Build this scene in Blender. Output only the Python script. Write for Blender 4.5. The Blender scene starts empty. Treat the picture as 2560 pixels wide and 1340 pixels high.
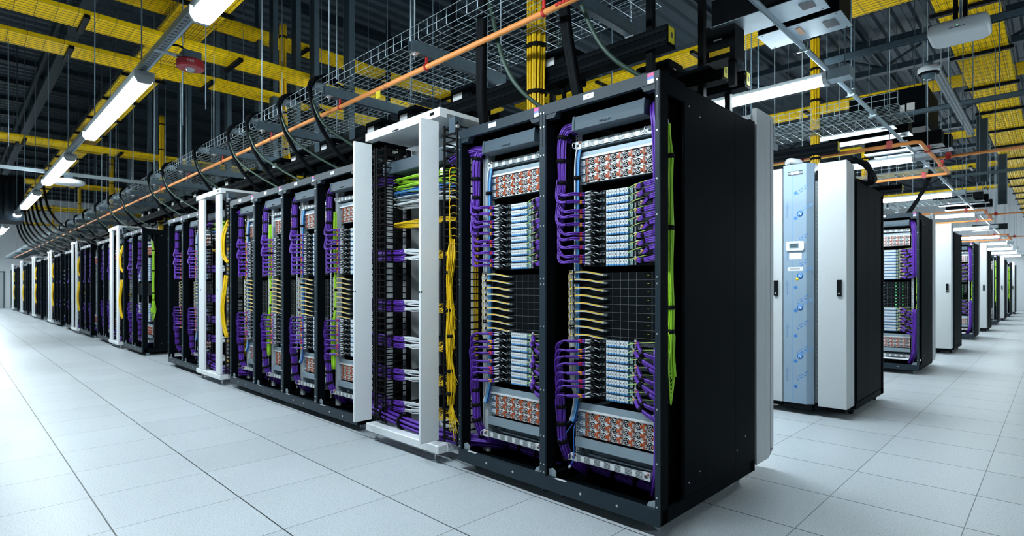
import bpy, bmesh, math, random
from mathutils import Vector, Matrix
random.seed(11)
SC = bpy.context.scene
COL = SC.collection
PI = math.pi
V = Vector

# ------------------------------------------------------------------ materials
MATS = {}
def mat(name, rgb, rough=.5, metal=0., var=0., scale=30., bump=0., emit=0., spec=.5):
    m = bpy.data.materials.new(name); m.use_nodes = True
    nt = m.node_tree; b = nt.nodes['Principled BSDF']
    b.inputs['Base Color'].default_value = (*rgb, 1)
    b.inputs['Roughness'].default_value = rough
    b.inputs['Metallic'].default_value = metal
    b.inputs['Specular IOR Level'].default_value = spec
    if emit:
        b.inputs['Emission Color'].default_value = (*rgb, 1)
        b.inputs['Emission Strength'].default_value = emit
    if var or bump:
        tc = nt.nodes.new('ShaderNodeTexCoord'); n = nt.nodes.new('ShaderNodeTexNoise')
        n.inputs['Scale'].default_value = scale; n.inputs['Detail'].default_value = 3
        nt.links.new(tc.outputs['Object'], n.inputs['Vector'])
        if var:
            mx = nt.nodes.new('ShaderNodeMix'); mx.data_type = 'RGBA'
            mx.inputs['A'].default_value = (*[c * (1 - var) for c in rgb], 1)
            mx.inputs['B'].default_value = (*[min(1, c * (1 + var)) for c in rgb], 1)
            nt.links.new(n.outputs['Fac'], mx.inputs['Factor'])
            nt.links.new(mx.outputs['Result'], b.inputs['Base Color'])
        if bump:
            bp = nt.nodes.new('ShaderNodeBump'); bp.inputs['Strength'].default_value = bump
            bp.inputs['Distance'].default_value = .002
            nt.links.new(n.outputs['Fac'], bp.inputs['Height']); nt.links.new(bp.outputs['Normal'], b.inputs['Normal'])
    MATS[name] = m
    return m

mat('rack_black', (.0036, .0056, .0075), .5, 0, .25, 60, .15, 0, .014)
mat('rack_face', (.018, .031, .042), .45, 0, .2, 90, .15, 0, .2)
mat('duct_grey', (.06, .09, .115), .5, 0, .12, 120, .2, 0, .3)
mat('void_black', (.0025, .003, .004), .8, spec=.1)
mat('gusset_grey', (.3, .36, .4), .45)
mat('bolt', (.75, .78, .8), .3, .9)
mat('white_paint', (.53, .555, .565), .45, 0, .04, 25)
mat('white_frame', (.88, .92, .94), .4, 0, .03, 20)
mat('grey_paint', (.5, .55, .57), .5, 0, .05, 20)
mat('galv', (.36, .44, .48), .42, .75, .18, 35)
mat('galv_dark', (.09, .135, .165), .5, .5, .2, 30)
mat('blue_steel', (.01, .024, .035), .55, .3, .25, 12)
mat('sheet_steel', (.34, .42, .47), .38, .55, .12, 14)
mat('tray_grey', (.3, .38, .43), .45, .3, .08, 18)
mat('unit_white', (.8, .83, .84), .4)
mat('unit_blue', (.06, .2, .42), .4)
mat('unit_dark', (.005, .0065, .008), .5, 0, .3, 200, 0, 0, .05)
mat('unit_mid', (.1, .12, .13), .45, .3, .3, 300)
mat('unit_edge', (.3, .32, .33), .35, .7)
mat('orange_latch', (.45, .075, .012), .42)
mat('orange_pipe', (.9, .33, .09), .4, 0, .08, 6)
mat('red_clamp', (.5, .02, .02), .4)
mat('alarm_red', (.42, .02, .03), .35)
mat('purple', (.115, .027, .38), .38, 0, .15, 50)
mat('purple_light', (.2, .06, .55), .38)
mat('wrap_red', (.6, .02, .06), .45)
mat('wrap_orange', (.85, .32, .02), .45)
mat('plug_grey', (.55, .57, .58), .4)
mat('yellow', (.88, .56, .005), .4, 0, .12, 60)
mat('yellow_pale', (.78, .6, .16), .4)
mat('yellow_bed', (.95, .6, .002), .5, 0, .12, 9, 0, 0, .2)
mat('tray_wire', (.02, .03, .035), .5, .3)
mat('yellow_label', (.8, .66, .02), .5)
mat('green', (.4, .76, .03), .38, 0, .15, 60)
mat('green_pale', (.48, .66, .16), .4)
mat('green_dark', (.035, .07, .05), .45)
mat('blue', (.02, .12, .5), .38, 0, .2, 50)
mat('blue_light', (.12, .4, .75), .4)
mat('cable_white', (.72, .76, .78), .4)
mat('cable_grey', (.2, .26, .29), .4)
mat('cable_black', (.004, .0055, .007), .55, spec=.06)
mat('tie_black', (.004, .004, .005), .7, spec=.15)
mat('sticker', (.82, .84, .86), .5)
mat('sticker_pink', (.65, .08, .25), .5)
mat('sticker_blue', (.12, .2, .6), .5)
mat('ink', (.05, .06, .07), .6)
mat('ceil_panel', (.016, .031, .044), .6, .2, .15, 2)
mat('wall_white', (.8, .84, .86), .6, 0, .04, 1.5)
mat('glass_dark', (.05, .09, .11), .12)
mat('film_blue', (.245, .335, .42), .28, 0, .04, 4)
mat('film_ink', (.03, .18, .5), .45)
mat('film_line', (.1, .3, .62), .45)
mat('plastic_white', (.74, .78, .8), .35, 0, .02, 30)
mat('lens_clear', (.5, .53, .55), .08)
mat('tape_tan', (.75, .38, .2), .55)
mat('led_green', (.1, .9, .2), .4, 0, 0, 1, 0, 4)
mat('diffuser', (.8, .93, 1.), .4, 0, 0, 1, 0, 85)

def pattern_mat(name, base, hole, sx, sy, r, metal=.3, rough=.4, axes='XZ'):
    """round holes punched on a staggered grid, in object space"""
    m = bpy.data.materials.new(name); m.use_nodes = True
    nt = m.node_tree; b = nt.nodes['Principled BSDF']
    b.inputs['Roughness'].default_value = rough; b.inputs['Metallic'].default_value = metal
    L = nt.links.new
    def math_(op, a, c=None):
        n = nt.nodes.new('ShaderNodeMath'); n.operation = op
        for i, v in enumerate((a, c)):
            if v is None: continue
            if isinstance(v, (int, float)): n.inputs[i].default_value = v
            else: L(v, n.inputs[i])
        return n.outputs[0]
    tc = nt.nodes.new('ShaderNodeTexCoord'); sp = nt.nodes.new('ShaderNodeSeparateXYZ')
    L(tc.outputs['Object'], sp.inputs[0])
    u = math_('DIVIDE', sp.outputs[axes[0]], sx); v = math_('DIVIDE', sp.outputs[axes[1]], sy)
    row = math_('MODULO', math_('FLOOR', v), 2.)
    u2 = math_('ADD', u, math_('MULTIPLY', row, .5))
    du = math_('MULTIPLY', math_('SUBTRACT', math_('FRACT', u2), .5), sx)
    dv = math_('MULTIPLY', math_('SUBTRACT', math_('FRACT', v), .5), sy)
    d = math_('SQRT', math_('ADD', math_('MULTIPLY', du, du), math_('MULTIPLY', dv, dv)))
    f = math_('LESS_THAN', d, r)
    mx = nt.nodes.new('ShaderNodeMix'); mx.data_type = 'RGBA'
    mx.inputs['A'].default_value = (*base, 1); mx.inputs['B'].default_value = (*hole, 1)
    L(f, mx.inputs['Factor']); L(mx.outputs['Result'], b.inputs['Base Color'])
    L(math_('MULTIPLY', math_('SUBTRACT', 1., f), metal), b.inputs['Metallic'])
    MATS[name] = m
pattern_mat('perf_light', (.62, .68, .7), (.03, .04, .045), .0075, .0065, .0029)
pattern_mat('perf_dark', (.1, .12, .13), (.008, .009, .01), .014, .012, .0042, .4, .5)
pattern_mat('slotted', (.2, .25, .28), (.004, .005, .006), .05, .04, .0135, .7, .4, 'XY')
pattern_mat('slotted_y', (.4, .47, .5), (.01, .012, .014), .03, .026, .0105, .7, .4, 'YX')

def floor_mat():
    m = bpy.data.materials.new('raised_floor'); m.use_nodes = True
    nt = m.node_tree; b = nt.nodes['Principled BSDF']; L = nt.links.new
    def math_(op, a, c=None):
        n = nt.nodes.new('ShaderNodeMath'); n.operation = op
        for i, v in enumerate((a, c)):
            if v is None: continue
            if isinstance(v, (int, float)): n.inputs[i].default_value = v
            else: L(v, n.inputs[i])
        return n.outputs[0]
    tc = nt.nodes.new('ShaderNodeTexCoord'); sp = nt.nodes.new('ShaderNodeSeparateXYZ'); L(tc.outputs['Object'], sp.inputs[0])
    def joint(ax, w):
        t = math_('FRACT', math_('ADD', math_('DIVIDE', sp.outputs[ax], .6), 200.5))
        return math_('LESS_THAN', math_('MULTIPLY', math_('ABSOLUTE', math_('SUBTRACT', t, .5)), .6), w)
    j = math_('MAXIMUM', math_('MULTIPLY', joint('X', .0022), .8), joint('Y', .0035))
    n1 = nt.nodes.new('ShaderNodeTexNoise'); n1.inputs['Scale'].default_value = 190; n1.inputs['Detail'].default_value = 2
    L(tc.outputs['Object'], n1.inputs['Vector'])
    r1 = nt.nodes.new('ShaderNodeValToRGB'); r1.color_ramp.elements[0].position = .36; r1.color_ramp.elements[1].position = .5
    r1.color_ramp.elements[0].color = (.37, .425, .47, 1); r1.color_ramp.elements[1].color = (.6, .65, .685, 1)
    L(n1.outputs['Fac'], r1.inputs[0])
    wn = nt.nodes.new('ShaderNodeTexWhiteNoise'); wn.noise_dimensions = '3D'
    cx = nt.nodes.new('ShaderNodeCombineXYZ')
    L(math_('FLOOR', math_('DIVIDE', sp.outputs['X'], .6)), cx.inputs[0]); L(math_('FLOOR', math_('DIVIDE', sp.outputs['Y'], .6)), cx.inputs[1])
    L(cx.outputs[0], wn.inputs['Vector'])
    n2 = nt.nodes.new('ShaderNodeTexNoise'); n2.inputs['Scale'].default_value = 3.; n2.inputs['Detail'].default_value = 4
    L(tc.outputs['Object'], n2.inputs['Vector'])
    val = math_('ADD', math_('ADD', .9, math_('MULTIPLY', wn.outputs['Value'], .08)), math_('MULTIPLY', n2.outputs['Fac'], .09))
    vm = nt.nodes.new('ShaderNodeVectorMath'); vm.operation = 'SCALE'; L(r1.outputs[0], vm.inputs[0]); L(val, vm.inputs['Scale'])
    mx = nt.nodes.new('ShaderNodeMix'); mx.data_type = 'RGBA'; mx.inputs['B'].default_value = (.035, .045, .05, 1)
    L(j, mx.inputs['Factor']); L(vm.outputs[0], mx.inputs['A']); L(mx.outputs['Result'], b.inputs['Base Color'])
    b.inputs['Roughness'].default_value = .38
    rr = math_('ADD', .3, math_('MULTIPLY', n2.outputs['Fac'], .2)); L(rr, b.inputs['Roughness'])
    b.inputs['Specular IOR Level'].default_value = .35
    MATS['floor'] = m
floor_mat()

# ------------------------------------------------------------------ mesh builder
class MB:
    def __init__(s): s.v = []; s.f = []; s.m = []; s.sm = []; s.names = []; s.cur = 0
    def use(s, name):
        if name not in s.names: s.names.append(name)
        s.cur = s.names.index(name); return s
    def face(s, ix, smooth=False): s.f.append(tuple(ix)); s.m.append(s.cur); s.sm.append(smooth)
    def box(s, x0, y0, z0, x1, y1, z1):
        b = len(s.v)
        s.v += [(x0, y0, z0), (x1, y0, z0), (x1, y1, z0), (x0, y1, z0), (x0, y0, z1), (x1, y0, z1), (x1, y1, z1), (x0, y1, z1)]
        for q in ((0, 3, 2, 1), (4, 5, 6, 7), (0, 1, 5, 4), (1, 2, 6, 5), (2, 3, 7, 6), (3, 0, 4, 7)): s.face([b + i for i in q])
        return s
    def prism(s, poly, ax, a, c):
        """extrude a 2D polygon along axis ax ('x','y','z') from a to c"""
        n = len(poly); b = len(s.v)
        for t in (a, c):
            for p, q in poly:
                s.v.append({'x': (t, p, q), 'y': (p, t, q), 'z': (p, q, t)}[ax])
        s.face([b + i for i in range(n)][::-1]); s.face([b + n + i for i in range(n)])
        for i in range(n):
            k = (i + 1) % n; s.face([b + i, b + k, b + n + k, b + n + i])
        return s
    def tube(s, pts, r, n=6, caps=True):
        pts = [V(p) for p in pts]; rs = r if isinstance(r, (list, tuple)) else [r] * len(pts)
        t0 = (pts[1] - pts[0]).normalized()
        up = V((0, 0, 1)) if abs(t0.z) < .9 else V((1, 0, 0))
        u = t0.cross(up).normalized(); b = len(s.v)
        for i, p in enumerate(pts):
            t = (pts[min(i + 1, len(pts) - 1)] - pts[max(i - 1, 0)]).normalized()
            u = (u - t * u.dot(t)).normalized(); w = t.cross(u)
            for k in range(n):
                a = 2 * PI * k / n; s.v.append(tuple(p + (u * math.cos(a) + w * math.sin(a)) * rs[i]))
        for i in range(len(pts) - 1):
            for k in range(n):
                k2 = (k + 1) % n; s.face([b + i * n + k, b + i * n + k2, b + (i + 1) * n + k2, b + (i + 1) * n + k], True)
        if caps:
            s.face([b + k for k in range(n)][::-1]); e = b + (len(pts) - 1) * n; s.face([e + k for k in range(n)])
        return s
    def cyl(s, p, q, r, n=12, r2=None): return s.tube([p, q], [r, r if r2 is None else r2], n)
    def lathe(s, prof, c=(0, 0, 0), ax='z', n=24, soft=True):
        b = len(s.v); c = V(c)
        for r, h in prof:
            for k in range(n):
                a = 2 * PI * k / n; x, y = r * math.cos(a), r * math.sin(a)
                p = {'z': V((x, y, h)), 'y': V((x, h, y)), 'x': V((h, x, y))}[ax]; s.v.append(tuple(c + p))
        for i in range(len(prof) - 1):
            for k in range(n):
                k2 = (k + 1) % n; s.face([b + i * n + k, b + i * n + k2, b + (i + 1) * n + k2, b + (i + 1) * n + k], soft)
        return s
    def bundle(s, path, n, R, r, seg=5, twist=.6, seed=1, pinch=None, mats=None):
        rnd = random.Random(seed); path = [V(p) for p in path]; N = len(path)
        offs = []
        for i in range(n):
            rr = R * math.sqrt((i + .5) / n); a = i * 2.39996 + rnd.uniform(-.2, .2); offs.append((rr, a, rnd.uniform(-.15, .15)))
        t0 = (path[1] - path[0]).normalized(); up = V((0, 0, 1)) if abs(t0.z) < .9 else V((1, 0, 0)); u = t0.cross(up).normalized()
        fr = []
        for i, p in enumerate(path):
            t = (path[min(i + 1, N - 1)] - path[max(i - 1, 0)]).normalized(); u = (u - t * u.dot(t)).normalized(); fr.append((u.copy(), t.cross(u)))
        for j, (rr, a, ph) in enumerate(offs):
            if mats: s.use(mats[j % len(mats)])
            pts = []
            for i, p in enumerate(path):
                q = i / (N - 1); k = pinch(q) if pinch else 1.
                an = a + twist * q + ph * math.sin(q * 7 + a)
                pts.append(p + (fr[i][0] * math.cos(an) + fr[i][1] * math.sin(an)) * rr * k)
            s.tube(pts, r, seg)
        return s
    def build(s, name, parent=None, bevel=0.):
        me = bpy.data.meshes.new(name); me.from_pydata(s.v, [], s.f)
        for nm in s.names: me.materials.append(MATS[nm])
        me.polygons.foreach_set('material_index', s.m); me.polygons.foreach_set('use_smooth', s.sm); me.update()
        if bevel:
            bm = bmesh.new(); bm.from_mesh(me)
            bmesh.ops.bevel(bm, geom=[e for e in bm.edges], offset=bevel, segments=1, affect='EDGES', clamp_overlap=True)
            bm.to_mesh(me); bm.free()
        o = bpy.data.objects.new(name, me); COL.objects.link(o)
        if parent: own(o, parent)
        return o

KIDS = {}
PROTOS = []
def own(o, parent): o.parent = parent; KIDS.setdefault(parent.name, []).append(o)
def empty(name):
    o = bpy.data.objects.new(name, None); o.empty_display_size = .05; COL.objects.link(o); return o
def tag(o, label, cat, group=None, loc=None, rotz=None):
    o['label'] = label; o['category'] = cat
    if group: o['group'] = group
    if loc is not None: o.location = loc
    if rotz is not None: o.rotation_euler = (0, 0, rotz)
    return o
def proto(o): PROTOS.append(o); return o
def inst(p, label, cat, loc=(0, 0, 0), group=None, rotz=0., depth=2):
    r = p.copy(); COL.objects.link(r); tag(r, label, cat, group, loc, rotz)
    if depth:
        for ch in KIDS.get(p.name, ()):
            c = ch.copy(); COL.objects.link(c); c.parent = r
            if depth > 1:
                for g in KIDS.get(ch.name, ()):
                    d = g.copy(); COL.objects.link(d); d.parent = c
    return r
def struct(name, mb):
    o = mb.build(name); o['kind'] = 'structure'; return o
def text(name, body, size, m, parent, loc, rot, depth=.0006):
    cu = bpy.data.curves.new(name, 'FONT'); cu.body = body; cu.size = size; cu.extrude = depth; cu.align_x = 'CENTER'; cu.align_y = 'CENTER'
    cu.materials.append(MATS[m]); t = bpy.data.objects.new(name, cu); COL.objects.link(t)
    me = bpy.data.meshes.new_from_object(t); bpy.data.objects.remove(t); me.name = name
    o = bpy.data.objects.new(name, me); COL.objects.link(o); o.location = loc; o.rotation_euler = rot
    if parent: own(o, parent)
    return o
def sm(pts, k=5):
    """Catmull-Rom through the points"""
    P = [V(p) for p in pts]; P = [P[0] * 2 - P[1]] + P + [P[-1] * 2 - P[-2]]; out = []
    for i in range(1, len(P) - 2):
        for j in range(k):
            t = j / k; a, b, c, d = P[i - 1], P[i], P[i + 1], P[i + 2]
            out.append(.5 * ((2 * b) + (c - a) * t + (2 * a - 5 * b + 4 * c - d) * t * t + (3 * b - a - 3 * c + d) * t ** 3))
    out.append(P[-2]); return out
ORD = ['topmost', 'second', 'third', 'fourth', 'fifth', 'sixth', 'seventh', 'eighth', 'ninth', 'tenth', 'eleventh', 'twelfth', 'thirteenth', 'fourteenth', 'fifteenth', 'sixteenth', 'seventeenth', 'eighteenth', 'nineteenth', 'twentieth', 'twenty-first', 'twenty-second', 'twenty-third', 'twenty-fourth', 'twenty-fifth', 'twenty-sixth', 'twenty-seventh', 'twenty-eighth', 'twenty-ninth', 'thirtieth', 'thirty-first', 'thirty-second', 'thirty-third', 'thirty-fourth', 'thirty-fifth', 'thirty-sixth', 'thirty-seventh', 'thirty-eighth', 'thirty-ninth', 'fortieth']
def nth(i): return ORD[i] + ('' if i == 0 else ' from top')
FIRST = ['first'] + ORD[1:]

W, D, H = .735, 1.17, 2.235
# ------------------------------------------------------------------ camera
cam = bpy.data.cameras.new('camera'); co = bpy.data.objects.new('camera', cam); COL.objects.link(co); SC.camera = co
co.location = (2.1276, -2.3662, 1.2005); co.rotation_euler = (PI / 2, 0, .78)
cam.sensor_width = 36; cam.lens = 1383.4 / 2560 * 36
cam.shift_x = (1280 - 1272.7) / 2560; cam.shift_y = (718.8 - 670) / 2560
cam.clip_end = 200
cam.dof.use_dof = True; cam.dof.focus_distance = 3.1; cam.dof.aperture_fstop = 3.5

# ------------------------------------------------------------------ room shell
X0, X1, Y0, Y1, ZC = -42., 8.5, -9., 37., 6.6
struct('floor', MB().use('floor').box(X0, Y0, -.05, X1, Y1, 0))
m = MB().use('ceil_panel')
x = X0
while x < X1:
    b = len(m.v); xs = (x, x + .1, x + .14, x + .26, x + .3); zs = (ZC, ZC, ZC + .06, ZC + .06, ZC)
    for yy in (Y0, Y1):
        for a, z in zip(xs, zs): m.v.append((a, yy, z))
    for i in range(4): m.face([b + i, b + i + 1, b + 6 + i, b + 5 + i])
    x += .3
struct('ceiling', m)
struct('wall_left', MB().use('wall_white').box(X0 - .2, Y0, 0, X0, Y1, ZC + .1))
struct('wall_back', MB().use('wall_white').box(X0, Y1, 0, X1, Y1 + .2, ZC + .1))
struct('wall_right', MB().use('wall_white').box(X1, Y0, 0, X1 + .2, Y1, ZC + .1))
struct('wall_front', MB().use('wall_white').box(X0, Y0 - .2, 0, X1, Y0, ZC + .1))
m = MB().use('grey_paint').box(X0, -2.3, 0, X0 + .05, -1.25, 2.1).box(X0, -1.2, 0, X0 + .06, -.15, 2.1)
m.use('galv_dark').box(X0, -1.25, 0, X0 + .08, -1.2, 2.15).box(X0, -.15, 0, X0 + .08, -.1, 2.15).box(X0, -2.35, 0, X0 + .08, -2.3, 2.15).box(X0, -2.35, 2.1, X0 + .08, -.1, 2.16)
m.use('bolt').box(X0 + .06, -1.16, 1.0, X0 + .1, -1.12, 1.2).box(X0 + .05, -1.33, 1.0, X0 + .1, -1.29, 1.2)
struct('door_1', m)

# ------------------------------------------------------------------ rack shell
def rack_proto(side=True, tone='rack_black'):
    r = proto(empty('server_rack'))
    for x0, x1 in ((0, .022), (W - .022, W)):
        m = MB().use('rack_face').box(x0, 0, .06, x1, .012, H).use('rack_black').box(x0, .012, .06, x1, .085, H)
        m.use('bolt')
        for z in (2.19, 2.11, 1.95, 1.72, 1.55, 1.25, 1.22, .98, .62, .36, .2, .155):
            m.cyl(((x0 + x1) / 2, 0, z), ((x0 + x1) / 2, -.003, z), .0045, 8)
        m.use('unit_dark').box(x0 + .002, -.001, 2.0, x0 + .003, 0, 2.2).box(x1 - .003, -.001, 2.0, x1 - .002, 0, 2.2)
        m.build('front_post', r)
        MB().use(tone).box(x0, D - .08, .06, x1, D, H).build('rear_post', r)
    m = MB().use('rack_face').box(.022, 0, 2.176, W - .022, .03, H)
    m.prism([(.022, 2.176), (.1, 2.176), (.085, 2.15), (.022, 2.15)], 'y', .004, .05).prism([(W - .022, 2.176), (W - .1, 2.176), (W - .085, 2.15), (W - .022, 2.15)], 'y', .004, .05)
    m.build('top_beam', r)
    m = MB().use('sticker').box(.29, -.0015, 2.195, .355, 0, 2.222).use('ink').box(.315, -.002, 2.206, .318, -.0014, 2.211).box(.32, -.002, 2.206, .3215, -.0014, 2.211).box(.324, -.002, 2.206, .327, -.0014, 2.211).box(.344, -.002, 2.2, .3465, -.0014, 2.204)
    m.build('rack_label', r)
    m = MB().use('sticker').box(W - .062, -.0015, 2.18, W - .028, 0, 2.2).use('sticker_pink').box(W - .062, -.0015, 2.212, W - .028, 0, 2.23).use('sticker_blue').box(W - .062, -.0015, 2.2, W - .028, 0, 2.212)
    m.build('colour_sticker', r)
    m = MB().use('rack_face').box(.022, 0, .06, W - .022, .03, .135).use('bolt')
    for x in (.27, .5): m.cyl((x, 0, .1), (x, -.003, .1), .007, 10)
    m.use('gusset_grey').prism([(.022, .135), (.075, .135), (.075, .165), (.05, .18), (.022, .17)], 'y', .03, .034)
    m.prism([(W - .022, .135), (W - .085, .135), (W - .075, .155), (W - .05, .168), (W - .022, .172)], 'y', .03, .034)
    m.use('sticker').box(.085, .002, .1355, .16, .02, .1365)
    m.build('bottom_beam', r)
    MB().use('rack_black').box(.022, .03, .06, W - .022, D - .02, .075).build('floor_pan', r)
    MB().use(tone).box(.022, .03, H - .02, W - .022, D, H - .005).build('roof_panel', r)
    MB().use('perf_dark').box(.022, D - .02, .1, W - .022, D - .012, H - .05).build('rear_door', r)
    if side:
        for x0, x1 in ((0, .014), (W - .014, W)):
            m = MB().use(tone)
            for a, b in ((.255, .457), (.46, .872), (.876, D - .08)): m.box(x0, a, .13, x1, b, H - .012)
            m.box(x0, .085, 2.14, x1, .255, H).box(x0 + .003, .25, .12, x1 - .003, D - .07, H - .02)
            m.box(x0, .03, .06, x1, D, .128)
            m.use('bolt')
            xs = x1 if x0 > .3 else x0; e = .002 if x0 > .3 else -.002
            for yy, z in ((.3, .2), (.42, .23), (.9, .24), (1.02, .3), (.3, 2.13), (.42, 2.1)): m.cyl((xs - e, yy, z), (xs + e, yy, z), .004, 6)
            m.build('side_panel', r)
    for x in (.07, W - .07):
        for y in (.1, D - .1):
            MB().use('rack_black').box(x - .03, y - .03, .045, x + .03, y + .03, .06).use('galv').cyl((x - .012, y, .025), (x + .012, y, .025), .025, 12).build('caster', r)
    MB().use('void_black').box(.655, .2, .14, .66, .62, 2.15).build('cable_divider', r)
    for x0 in (.079, .624):
        m = MB().use('grey_paint').box(x0, .205, .14, x0 + .024, .235, 2.15).use('void_black')
        for i in range(90):
            m.box(x0 + .009, .2035, .16 + i * .022, x0 + .017, .205, .168 + i * .022)
        m.build('mounting_rail', r)
    return r
RACK = rack_proto()

# ------------------------------------------------------------------ rack contents (rack-local coordinates, origin front bottom corner)
def duct_proto():
    r = proto(empty('cable_duct'))
    m = MB().use('duct_grey')
    m.prism([(.06, 2.066), (.06, 2.1), (.068, 2.145), (.16, 2.145), (.16, 2.066)], 'x', .175, .61)
    m.build('duct_cover', r, .003)
    m = MB().use('duct_grey').prism([(.056, 2.064), (.056, 2.1), (.064, 2.147), (.16, 2.147), (.16, 2.064)], 'x', .165, .183)
    m.prism([(.056, 2.064), (.056, 2.1), (.064, 2.147), (.16, 2.147), (.16, 2.064)], 'x', .602, .62).build('end_cap', r, .002)
    text('lettering', 'PANDUIT', .017, 'void_black', r, (.385, .0595, 2.083), (PI / 2, 0, 0))
    return r
DUCT = duct_proto()

def shelf_proto():
    r = proto(empty('power_shelf'))
    MB().use('tray_grey').box(.115, .172, 0, .605, .62, .002).box(.115, .172, 0, .117, .62, .04).box(.603, .172, 0, .605, .62, .04).box(.12, .35, .002, .6, .62, .04).build('tray', r)
    m = MB().use('perf_light').box(.15, .165, .004, .57, .172, .04)
    m.use('unit_white')
    for i in range(6): m.box(.175 + i * .066, .1644, .007, .2 + i * .066, .165, .037)
    m.build('grille', r)
    for x0, x1 in ((.105, .15), (.57, .615)):
        m = MB().use('unit_white').box(x0, .163, .001, x1, .172, .043).use('ink').box(x0 + .012, .162, .014, x0 + .03, .163, .028)
        m.use('orange_latch').cyl((x0 + .036, .163, .036), (x0 + .036, .155, .036), .005, 8)
        m.build('ear', r)
        MB().use('bolt').tube(sm([(x0 + .004, .165, .036), (x0 + .004, .14, .036), (x0 + .004, .138, .01), (x0 + .004, .165, .008)], 4), .0028, 6).build('handle', r)
    return r
SHELF = shelf_proto()

def psu_proto(detail=True, lower=False):
    r = proto(empty('power_supply_chassis'))
    m = MB().use('tray_grey').box(.105, .185, .142, .615, .204, .15).box(.105, .204, .142, .62, .8, .15)
    if lower: m.box(.105, .186, .15, .615, .192, .19).box(.105, .165, -.062, .615, .19, -.012)
    else: m.box(.105, .19, .15, .615, .196, .178)
    m.use('unit_white').box(.105, .182, .14, .615, .185, .152)
    m.use('blue_steel').box(.12, .21, -.005, .6, .8, .142)
    m.use('sheet_steel').box(.112, .2, -.005, .16, .206, .14)
    for k in range(3): m.use('plug_grey').box(.125, .19, k * .047 + .008, .158, .2, k * .047 + .034).use('unit_blue').box(.13, .188, k * .047 + .012, .14, .19, k * .047 + .028)
    m.build('chassis', r)
    def module(x, z, target):
        q = target
        q.use('unit_white').box(x, .192, z, x + .071, .21, z + .0445).use('void_black').box(x + .0712, .196, z, x + .0728, .21, z + .046)
        return q
    def fan(q, x, z):
        c = (x + .04, .1915, z + .022)
        q.use('void_black').lathe([(0, -.0006), (.0195, -.0006), (.0195, .0004)], c, 'y', 14)
        q.use('unit_white')
        for rr in (.0125,): q.lathe([(rr - .0011, -.0022), (rr + .0011, -.0022), (rr + .0011, -.0008)], c, 'y', 14)
        q.lathe([(0, -.003), (.0045, -.003), (.0045, -.001)], c, 'y', 8)
        for a in range(4):
            an = a * PI / 2 + .4; q.tube([(c[0] + .004 * math.cos(an), .1895, c[2] + .004 * math.sin(an)), (c[0] + .0185 * math.cos(an), .1895, c[2] + .0185 * math.sin(an))], .001, 4)
        return q
    def latch(q, x, z):
        q.use('orange_latch').box(x + .003, .176, z + .004, x + .011, .18, z + .041)
        q.prism([(x + .003, z + .041), (x + .011, z + .041), (x + .019, z + .035), (x + .019, z + .031)], 'y', .178, .192).prism([(x + .003, z + .004), (x + .011, z + .004), (x + .019, z + .01), (x + .019, z + .014)], 'y', .178, .192)
        return q
    def button(q, x, z):
        q.use('orange_latch').box(x + .056, .185, z + .013, x + .064, .192, z + .031).box(x + .064, .187, z + .018, x + .071, .192, z + .026)
        return q
    for c in range(6):
        for k in range(3):
            x, z = .17 + c * .0735, k * .047
            if detail:
                o = module(x, z, MB()).build('power_module', r)
                fan(MB(), x, z).build('fan', o); latch(MB(), x, z).build('handle', o); button(MB(), x, z).build('latch', o)
            else:
                q = MB(); module(x, z, q); fan(q, x, z); latch(q, x, z); button(q, x, z); q.build('power_module', r)
    return r
PSU = psu_proto(); PSUL = psu_proto(True, True); PSU2 = psu_proto(False); PSUL2 = psu_proto(False, True)

UH = .0405
def switch_proto(detail=True):
    r = proto(empty('network_switch'))
    def chassis(m):
        rnd = random.Random(3)
        m.use('unit_dark').box(.115, .2, 0, .605, .75, UH).use('unit_edge').box(.115, .197, UH - .0008, .605, .2, UH + .0006)
        m.box(.297, .196, 0, .3, .2, UH).use('unit_mid')
        for i in range(7):
            a = .15 + i * .021
            for j in range(2):
                if rnd.random() < .75: m.box(a, .193, .005 + j * .017, a + .015, .2, .017 + j * .017)
        m.use('perf_dark').box(.5, .195, .016, .6, .2, .036)
        m.use('unit_edge').box(.483, .19, .004, .492, .2, .036)
        m.use('cable_grey').box(.447, .196, .004, .47, .2, .036)
        return m
    def ports(m):
        m.use('unit_blue').box(.3035, .192, .002, .4445, .2, .038)
        for i in range(8):
            a = .305 + i * .0174
            m.use('unit_white').box(a, .186, .012, a + .0145, .192, .038).use('blue_light').box(a + .001, .187, .006, a + .0135, .192, .0118).use('unit_blue').box(a + .002, .1855, .003, a + .0125, .192, .0062)
            m.use('ink').box(a + .0055, .1853, .02, a + .0095, .186, .028)
        return m
    def latches(m):
        for x, z in ((.255, .03), (.225, .022)):
            m.use('plug_grey').tube(sm([(x - .045, .178, z + .002), (x - .02, .172, z + .004), (x, .172, z), (x + .008, .178, z - .006), (x + .006, .19, z - .009)], 3), .0026, 5)
        return m
    def leds(m):
        m.use('led_green')
        for x, z in ((.452, .03), (.46, .012), (.464, .026)): m.box(x, .1952, z, x + .0018, .196, z + .0018)
        return m
    if detail:
        chassis(MB()).build('chassis', r); ports(MB()).build('port_block', r); latches(MB()).build('pull_tab', r); leds(MB()).build('status_light', r)
    else:
        m = chassis(MB()); ports(m); latches(m); m.build('chassis', r)
    return r
SWITCH = switch_proto(); SWITCH2 = switch_proto(False)

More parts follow.
